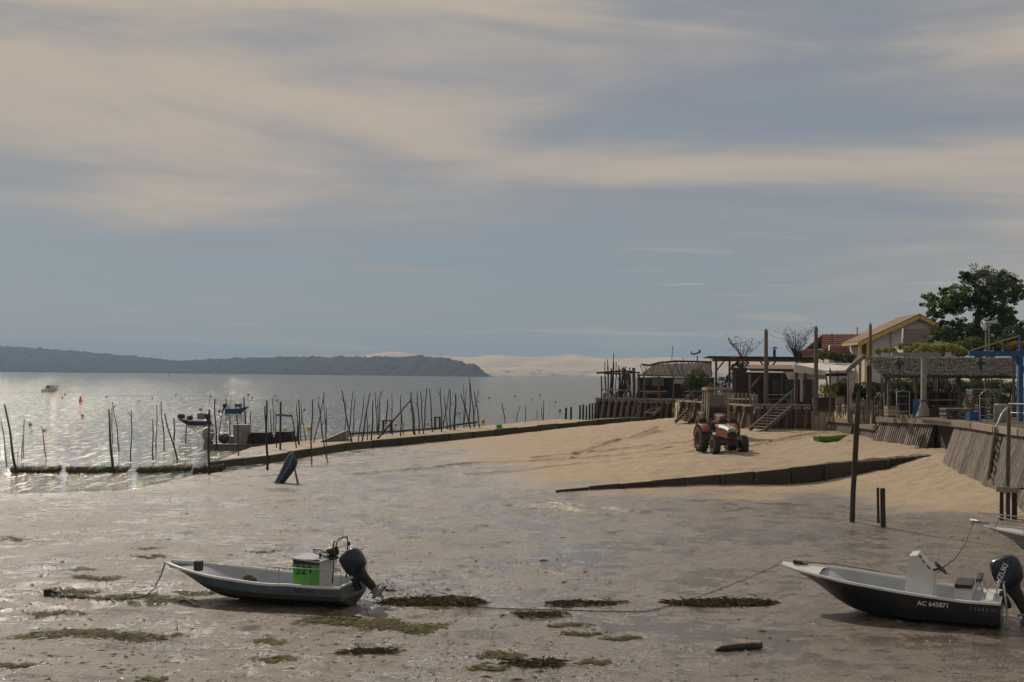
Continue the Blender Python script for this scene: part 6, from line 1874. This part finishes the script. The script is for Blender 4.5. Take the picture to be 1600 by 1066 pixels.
def pallets(label, x0, x1, y0, y1, Y, n):
    a = V((x0 + x1) / 2, y1, Y)
    root = thing('pallet_stack', label, 'pallets', a, group='stacks of wooden pallets')
    W_ = (x1 - x0) * sc(Y)
    H_ = (y1 - y0) * sc(Y)
    for i in range(n):
        z = a.z + H_ * i / n
        dx = random.uniform(-.04, .04)
        for j in range(5):
            mb = MB(); mb.box((a.x + dx, a.y + .1 + j * .2, z + H_ / n - .025), (W_, .12, .035)); mb.build('deck_board', 'palewood' if i == n - 1 else 'oldwood', root, world=True)
        for f in (-.46, 0, .46):
            mb = MB(); mb.box((a.x + dx + f * W_, a.y + .5, z + H_ / n * .42), (.12, .98, H_ / n * .7)); mb.build('bearer', 'oldwood', root, world=True)
pallets('low stack of wooden pallets left of the tall wire trolley', 1479, 1519, 638, 660, 60.5, 6)
pallets('tall stack of wooden pallets behind the peaked wire trolley', 1519, 1562, 608, 658, 61.5, 11)
hr = thing('deck_railing', 'pale metal deck railing above the ladder at the right edge', 'railing', V(1590, 660, 49))
mb = MB(); mb.tube([V(1576, 660, 49.2), V(1576, 631, 49.2), V(1640, 633, 47)], .03, 6); mb.build('top_rail', 'steel', hr, world=True)
for x, y in ((1591, 631.5), (1606, 632), (1622, 632.5)):
    mb = MB(); mb.tube([V(x, y, 48.6), V(x, 662, 48.6)], .025, 6); mb.build('upright', 'steel', hr, world=True)
mb = MB(); mb.tube([V(1576, 645, 49.2), V(1640, 647, 47)], .02, 6); mb.build('mid_rail', 'steel', hr, world=True)
# panel on twin poles in front of the pine
bk = thing('backboard', 'white tilted panel on twin poles in front of the pine', 'panel', V(1541, 560, 86))
mb = MB(); mb.prism([V(1537, 516, 86), V(1538.5, 504, 86), V(1558, 499, 85), V(1558, 505, 85), V(1544, 508, 86), V(1541, 516, 86)], (0, .08, 0)); mb.build('board', 'white', bk, world=True)
for x in (1540.5, 1545.5):
    mb = MB(); p_ = V(x, 512, 86.15); mb.tube([Vector((p_.x, p_.y, PZ)), p_], .05, 6); mb.build('pole', 'greyp', bk, world=True)
tbp = thing('work_table', 'low plank work table on the deck before the thatched shed', 'table', V(1500, 655, 63))
mb = MB(); mb.beam(V(1392, 643, 66), V(1420, 643.5, 66), .6, .06); mb.build('top', 'palewood', tbp, world=True)
for x in (1394, 1418):
    mb = MB(); p_ = V(x, 644, 66); mb.beam(Vector((p_.x, 66, PZ)), p_, .07, .07); mb.build('leg', 'oldwood', tbp, world=True)

# ------------------------------------------------------------------ terrace clutter
def picnic(label, px, py, Y, w_=1.5):
    c_ = V(px, py, Y); c_.z = PZ
    root = thing('picnic_table', label, 'table', c_, R(random.uniform(-20, 20)), 'terrace tables')
    for j in range(4):
        mb = MB(); mb.box((0, -.3 + j * .2, .74), (w_, .18, .04)); mb.build('top_board', 'oldwood', root)
    for y in (-.68, .68):
        mb = MB(); mb.box((0, y, .45), (w_, .24, .04)); mb.build('bench_board', 'oldwood', root)
    for x in (-w_ * .36, w_ * .36):
        mb = MB(); mb.beam((x, -.62, 0), (x, .2, .72), .07, .08); mb.beam((x, .62, 0), (x, -.2, .72), .06, .08); mb.beam((x - .003, -.7, .40), (x - .003, .7, .40), .05, .07); mb.build('trestle', 'brownwood', root)
picnic('picnic table on the terrace under the brown pergola, left of the tall post', 1160, 622, 86)
picnic('picnic table on the terrace right of the tall grey-green post', 1216, 624, 83)
picnic('picnic table half hidden behind the olive bush', 1086, 622, 98)
picnic('picnic table inside the open thatched shed', 1480, 640, 68.5)
picnic('picnic table under the white canopy', 1312, 634, 80)
def crate(label, px, Y, w_, h, m):
    c_ = V(px, 640, Y); c_.z = PZ
    root = thing('oyster_crate', label, 'crate', c_, R(random.uniform(-15, 15)))
    n = max(2, int(h / .16))
    for j in range(n):
        for y in (-w_ * .35, w_ * .35):
            mb = MB(); mb.box((0, y, (j + .5) * h / n), (w_, .025, h / n - .03)); mb.build('slat', m, root)
        for x in (-w_ / 2, w_ / 2):
            mb = MB(); mb.box((x, 0, (j + .5) * h / n), (.025, w_ * .72, h / n - .03)); mb.build('slat', m, root)
crate('blue plastic crate between the two pallet stacks', 1521, 58.5, .55, .42, 'blue')
crate('wooden crate left of the arched wire trolley', 1393, 65.0, .6, .5, 'palewood')
crate('dark crate against the base of the white crane post', 1458, 63.8, .55, .45, 'darkwood')
crate('wooden crate near the top of the long steps', 1238, 79.5, .6, .5, 'oldwood')
crate('pale crate beside the chair at the pavilion', 1324, 73.5, .5, .4, 'palewood')
for px, Y, r_, h, m_, lab in ((1436, 65.6, .3, .85, 'blue', 'blue drum behind the white crane post'), (1563, 57.2, .28, .8, 'greyp', 'grey drum right of the peaked wire trolley'), (1262, 79.4, .27, .8, 'darkwood', 'dark barrel left of the tall pointed post'), (1178, 82.5, .27, .75, 'greyp', 'pale pot at the right end of the picket balustrade')):
    c_ = V(px, 640, Y); c_.z = PZ
    mb = MB(); mb.lathe([(.001, 0), (r_ * .92, 0), (r_, .05), (r_ * 1.03, h * .5), (r_, h - .05), (r_ * .94, h), (r_ * .85, h - .02), (.001, h - .03)], 16, 'z', c_)
    mb.thing('storage_drum', m_, lab, 'drum', c_)
for a, b_, sag, lab in (((1197, 520, 82), (1275, 516, 77.5), .5, 'slack cable strung between the two tall timber posts'), ((1275, 522, 77.5), (1360, 512, 74), .5, 'slack cable from the tall pointed post to the post before the gable'), ((1139, 560, 89), (1197, 528, 82), .3, 'slack cable from the pergola up to the first tall post')):
    p_, q_ = V(*a), V(*b_)
    mb = MB(); mb.tube([p_.lerp(q_, f) - Vector((0, 0, sag * 4 * f * (1 - f))) for f in np.linspace(0, 1, 9)], .012, 4)
    mb.thing('overhead_cable', 'black', lab, 'cable', p_)
